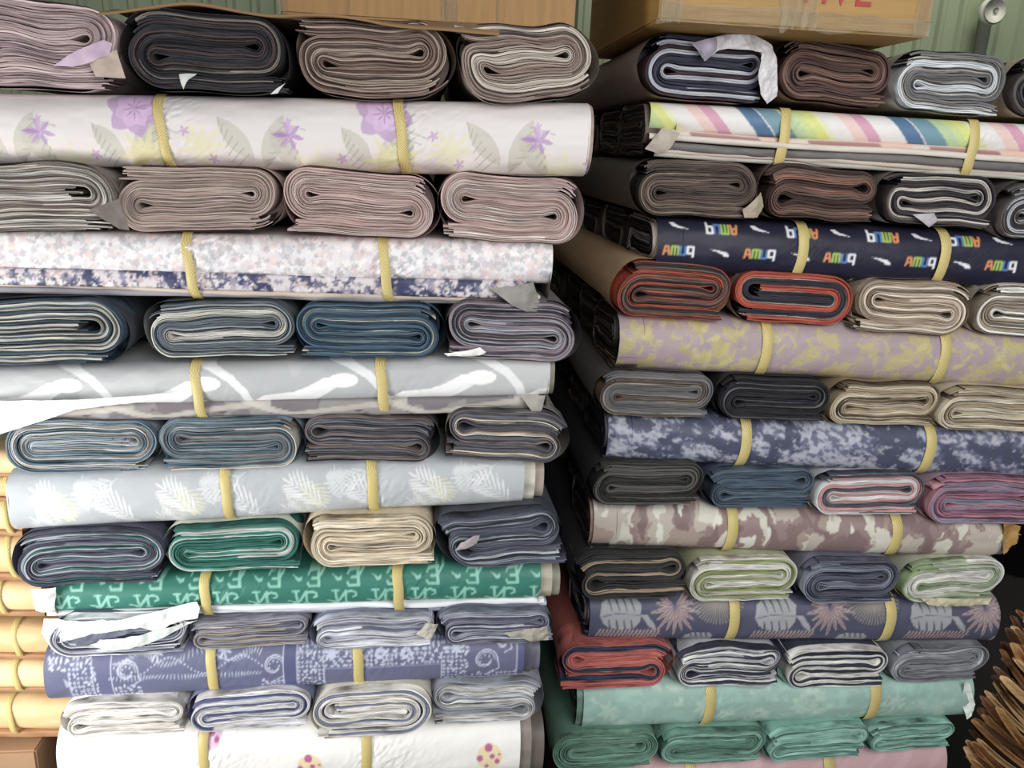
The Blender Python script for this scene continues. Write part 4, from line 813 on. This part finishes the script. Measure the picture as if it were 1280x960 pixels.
# rolls and pallets under the frame carrying both stacks
WOOD = plain('pallet_wood', '#8a6b48', .8, .25, 5, .4, 0, (1, 8, 8))
def pallet(x0, x1, y0, y1, zt, label):
    r = root('wooden_pallet', label, 'pallet'); h = zt-FL
    for i in range(7):
        w = (y1-y0)/7; box_mesh('deck_board', r, x0, x1, y0+i*w+.01, y0+(i+1)*w-.01, zt-.02, zt, WOOD, .002)
    for x in (x0+.03, (x0+x1)/2, x1-.03): box_mesh('bearer', r, x-.03, x+.03, y0+.01, y1-.01, FL, zt-.02, WOOD, .002)
    rehome(r, ((x0+x1)/2, (y0+y1)/2, FL))
z1 = min(P(72, 1000, YL)[2], P(650, 986, YL)[2])-.004; pallet(-.74, .30, .0, 1.06, z1, 'wooden stand carrying the left stack')
z2 = min(P(716, 1044, YR)[2], P(1182, 1000, YR)[2])-.004; pallet(P(716, 1000, YR)[0], P(1182, 1000, YR)[0], YR, YR+1.06, z2, 'wooden pallet carrying the right stack')
# heap of loose kraft sheets leaning at the lower right
rg = random.Random(5); KM = [plain('kraft_sheet%d' % i, h, .6, .2, 12, .5, 0, (1, 1, 8)) for i, h in enumerate(['#84562a', '#a8783f', '#573619', '#c9a069', '#6f451f'])]
for i in range(64):
    q = i/63; yt = 770+195*q+rg.uniform(-5, 5); xt = np.interp(yt, [765, 830, 900, 930, 965], [1277, 1252, 1222, 1210, 1222])+rg.uniform(-5, 12)
    Ys = YR-.02+rg.uniform(-.03, .06); s0 = P(xt, yt, Ys); n = 14; ln = rg.uniform(.34, .5); an = rg.uniform(-1.0, -.72); w = rg.uniform(.006, .014); V = []
    for k in range(n):
        t = k/(n-1); wd = w*(.5+.7*t**.5); x = s0[0]+ln*t*math.cos(an+.2*t); z = s0[2]+ln*t*math.sin(an+.2*t); y = s0[1]+.02*math.sin(t*3+i)+.02*t
        nx, nz2 = -math.sin(an+.2*t), math.cos(an+.2*t)
        for qq in (-1, -.3, .3, 1): V.append((x+nx*wd*qq, y+.006*math.cos(qq*2)-.006*qq, z+nz2*wd*qq))
    V = [(x, y, max(z, FL+.001*i)) for x, y, z in V]
    o = mesh_obj('kraft_sheet', V, gridf(n, 4), KM[i % 5]); o['label'] = 'narrow brown kraft sheet in the leaning heap at the lower right edge'; o['category'] = 'paper sheet'; o['group'] = 'kraft sheets leaning at the lower right'
    so = o.modifiers.new('thick', 'SOLIDIFY'); so.thickness = .002
# ================================================================== room
GRN = plain('green_corrugated_metal', '#8a9676', .4, .12, 3, .1, .15, (1, 1, .4))
def corrug(name, x0, x1, y, z0, z1, pitch=.085, amp=.014, axis='x'):
    prof = [0, .28, .4, .6, .72]; hv = [0, 0, 1, 1, 0]; V = []; k = 0; xs = []
    x = x0
    while x < x1:
        for p, h in zip(prof, hv): xs.append((x+p*pitch, h*amp))
        x += pitch
    for x, h in xs:
        for z in (z0, z1): V.append((x, y-h, z) if axis == 'x' else (y-h, x, z))
    o = mesh_obj(name, V, gridf(len(xs), 2), GRN, None, smooth=False); o['kind'] = 'structure'; return o
corrug('wall_back', -3.2, 5.0, 1.75, FL, 3.4)
corrug('wall_left', -1.5, 1.75, -3.2, FL, 3.4, axis='y')
corrug('wall_right', -1.5, 1.75, 5.0, FL, 3.4, axis='y')
FLM = plain('concrete', '#2b2826', .85, .15, 3, .3)
o = mesh_obj('floor', [(-3.2, -3, FL), (5, -3, FL), (5, 1.8, FL), (-3.2, 1.8, FL)], [(0, 1, 2, 3)], FLM, smooth=False); o['kind'] = 'structure'
# capped pipe standing in front of the back wall
YP = 1.66; cc = P(1241, 14, YP); rad = abs(P(1256, 14, YP)[0]-cc[0]); r = root('wall_pipe', 'grey pipe with a round white cap on the green corrugated wall', 'pipe')
PIPE = plain('pipe_paint', '#8b8f80', .5, .1, 12, .1); CAPM = plain('cap_paint', '#dcdccf', .5, .12, 20, .2)
def cyl(name, par, p0, p1, rr, mat, n=24, rings=((0, 1), (1, 1))):
    p0 = np.array(p0, float); p1 = np.array(p1, float); d = nrm(p1-p0); u = nrm(np.cross(d, [0.3, .5, .81])); v = np.cross(d, u); G = []
    for t, s in rings:
        for k in range(n): a = 2*math.pi*k/n; G.append(p0+(p1-p0)*t+rr*s*(u*math.cos(a)+v*math.sin(a)))
    fc = [tuple(q) for q in gridf(len(rings), n, True).tolist()]+[tuple(range(n)), tuple(range((len(rings)-1)*n, len(rings)*n))]
    return mesh_obj(name, G, fc, mat, par)
cyl('pipe', r, (cc[0]-.01, YP+.02, FL), (cc[0]-.01, YP+.02, cc[2]), rad*.5, PIPE)
cyl('round_cap', r, (cc[0], YP+.02, cc[2]), (cc[0], YP-.015, cc[2]), rad, CAPM, 32, ((0, .95), (.1, 1), (.8, 1), (1, .88)))
cyl('cap_screw', r, (cc[0], YP-.015, cc[2]), (cc[0], YP-.022, cc[2]), rad*.2, PIPE, 12)
rehome(r, (cc[0], YP, FL))
BLK = plain('shade_black', '#0b0a09', .8, .3, 6, .5)  # added black backdrop: stands in for shade in the gap and behind right stack
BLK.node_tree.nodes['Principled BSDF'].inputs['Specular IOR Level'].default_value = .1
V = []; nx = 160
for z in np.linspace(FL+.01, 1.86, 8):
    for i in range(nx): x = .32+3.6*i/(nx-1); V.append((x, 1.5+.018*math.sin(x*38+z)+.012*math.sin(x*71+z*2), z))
o = mesh_obj('shade_backdrop', V, gridf(8, nx), BLK); o['label'] = 'added black backdrop standing in for the deep shade behind the right stack'; o['category'] = 'shade backdrop'
# ================================================================== light
w = bpy.data.worlds.new('world'); S.world = w; w.use_nodes = True; bg = w.node_tree.nodes['Background']; bg.inputs[0].default_value = (.86, .93, 1, 1); bg.inputs[1].default_value = .24
def area(name, loc, tgt, size, sy, power, col=(1, 1, 1)):
    l = bpy.data.lights.new(name, 'AREA'); l.shape = 'RECTANGLE'; l.size = size; l.size_y = sy; l.energy = power; l.color = col
    o = bpy.data.objects.new(name, l); COL.objects.link(o); o.location = loc; d = Vector(tgt)-Vector(loc); o.rotation_euler = d.to_track_quat('-Z', 'Y').to_euler(); return o
area('front_daylight', (.9, -2.2, 2.2), (.5, 0, .95), 2.0, 1.4, 52, (1, .985, .96))
area('left_daylight', (-1.5, -.8, .75), (-.6, 0, .55), .7, 1.0, 27, (1, .985, .96))  # daylight coming from low on the left
area('roof_light_behind', (1.9, .9, 3.2), (1.9, 1.75, 2.5), 1.4,   .3, 14, (1, .98, .85))
S.view_settings.view_transform = 'Standard'; S.view_settings.look = 'None'; S.view_settings.exposure = 0; S.view_settings.gamma = 1
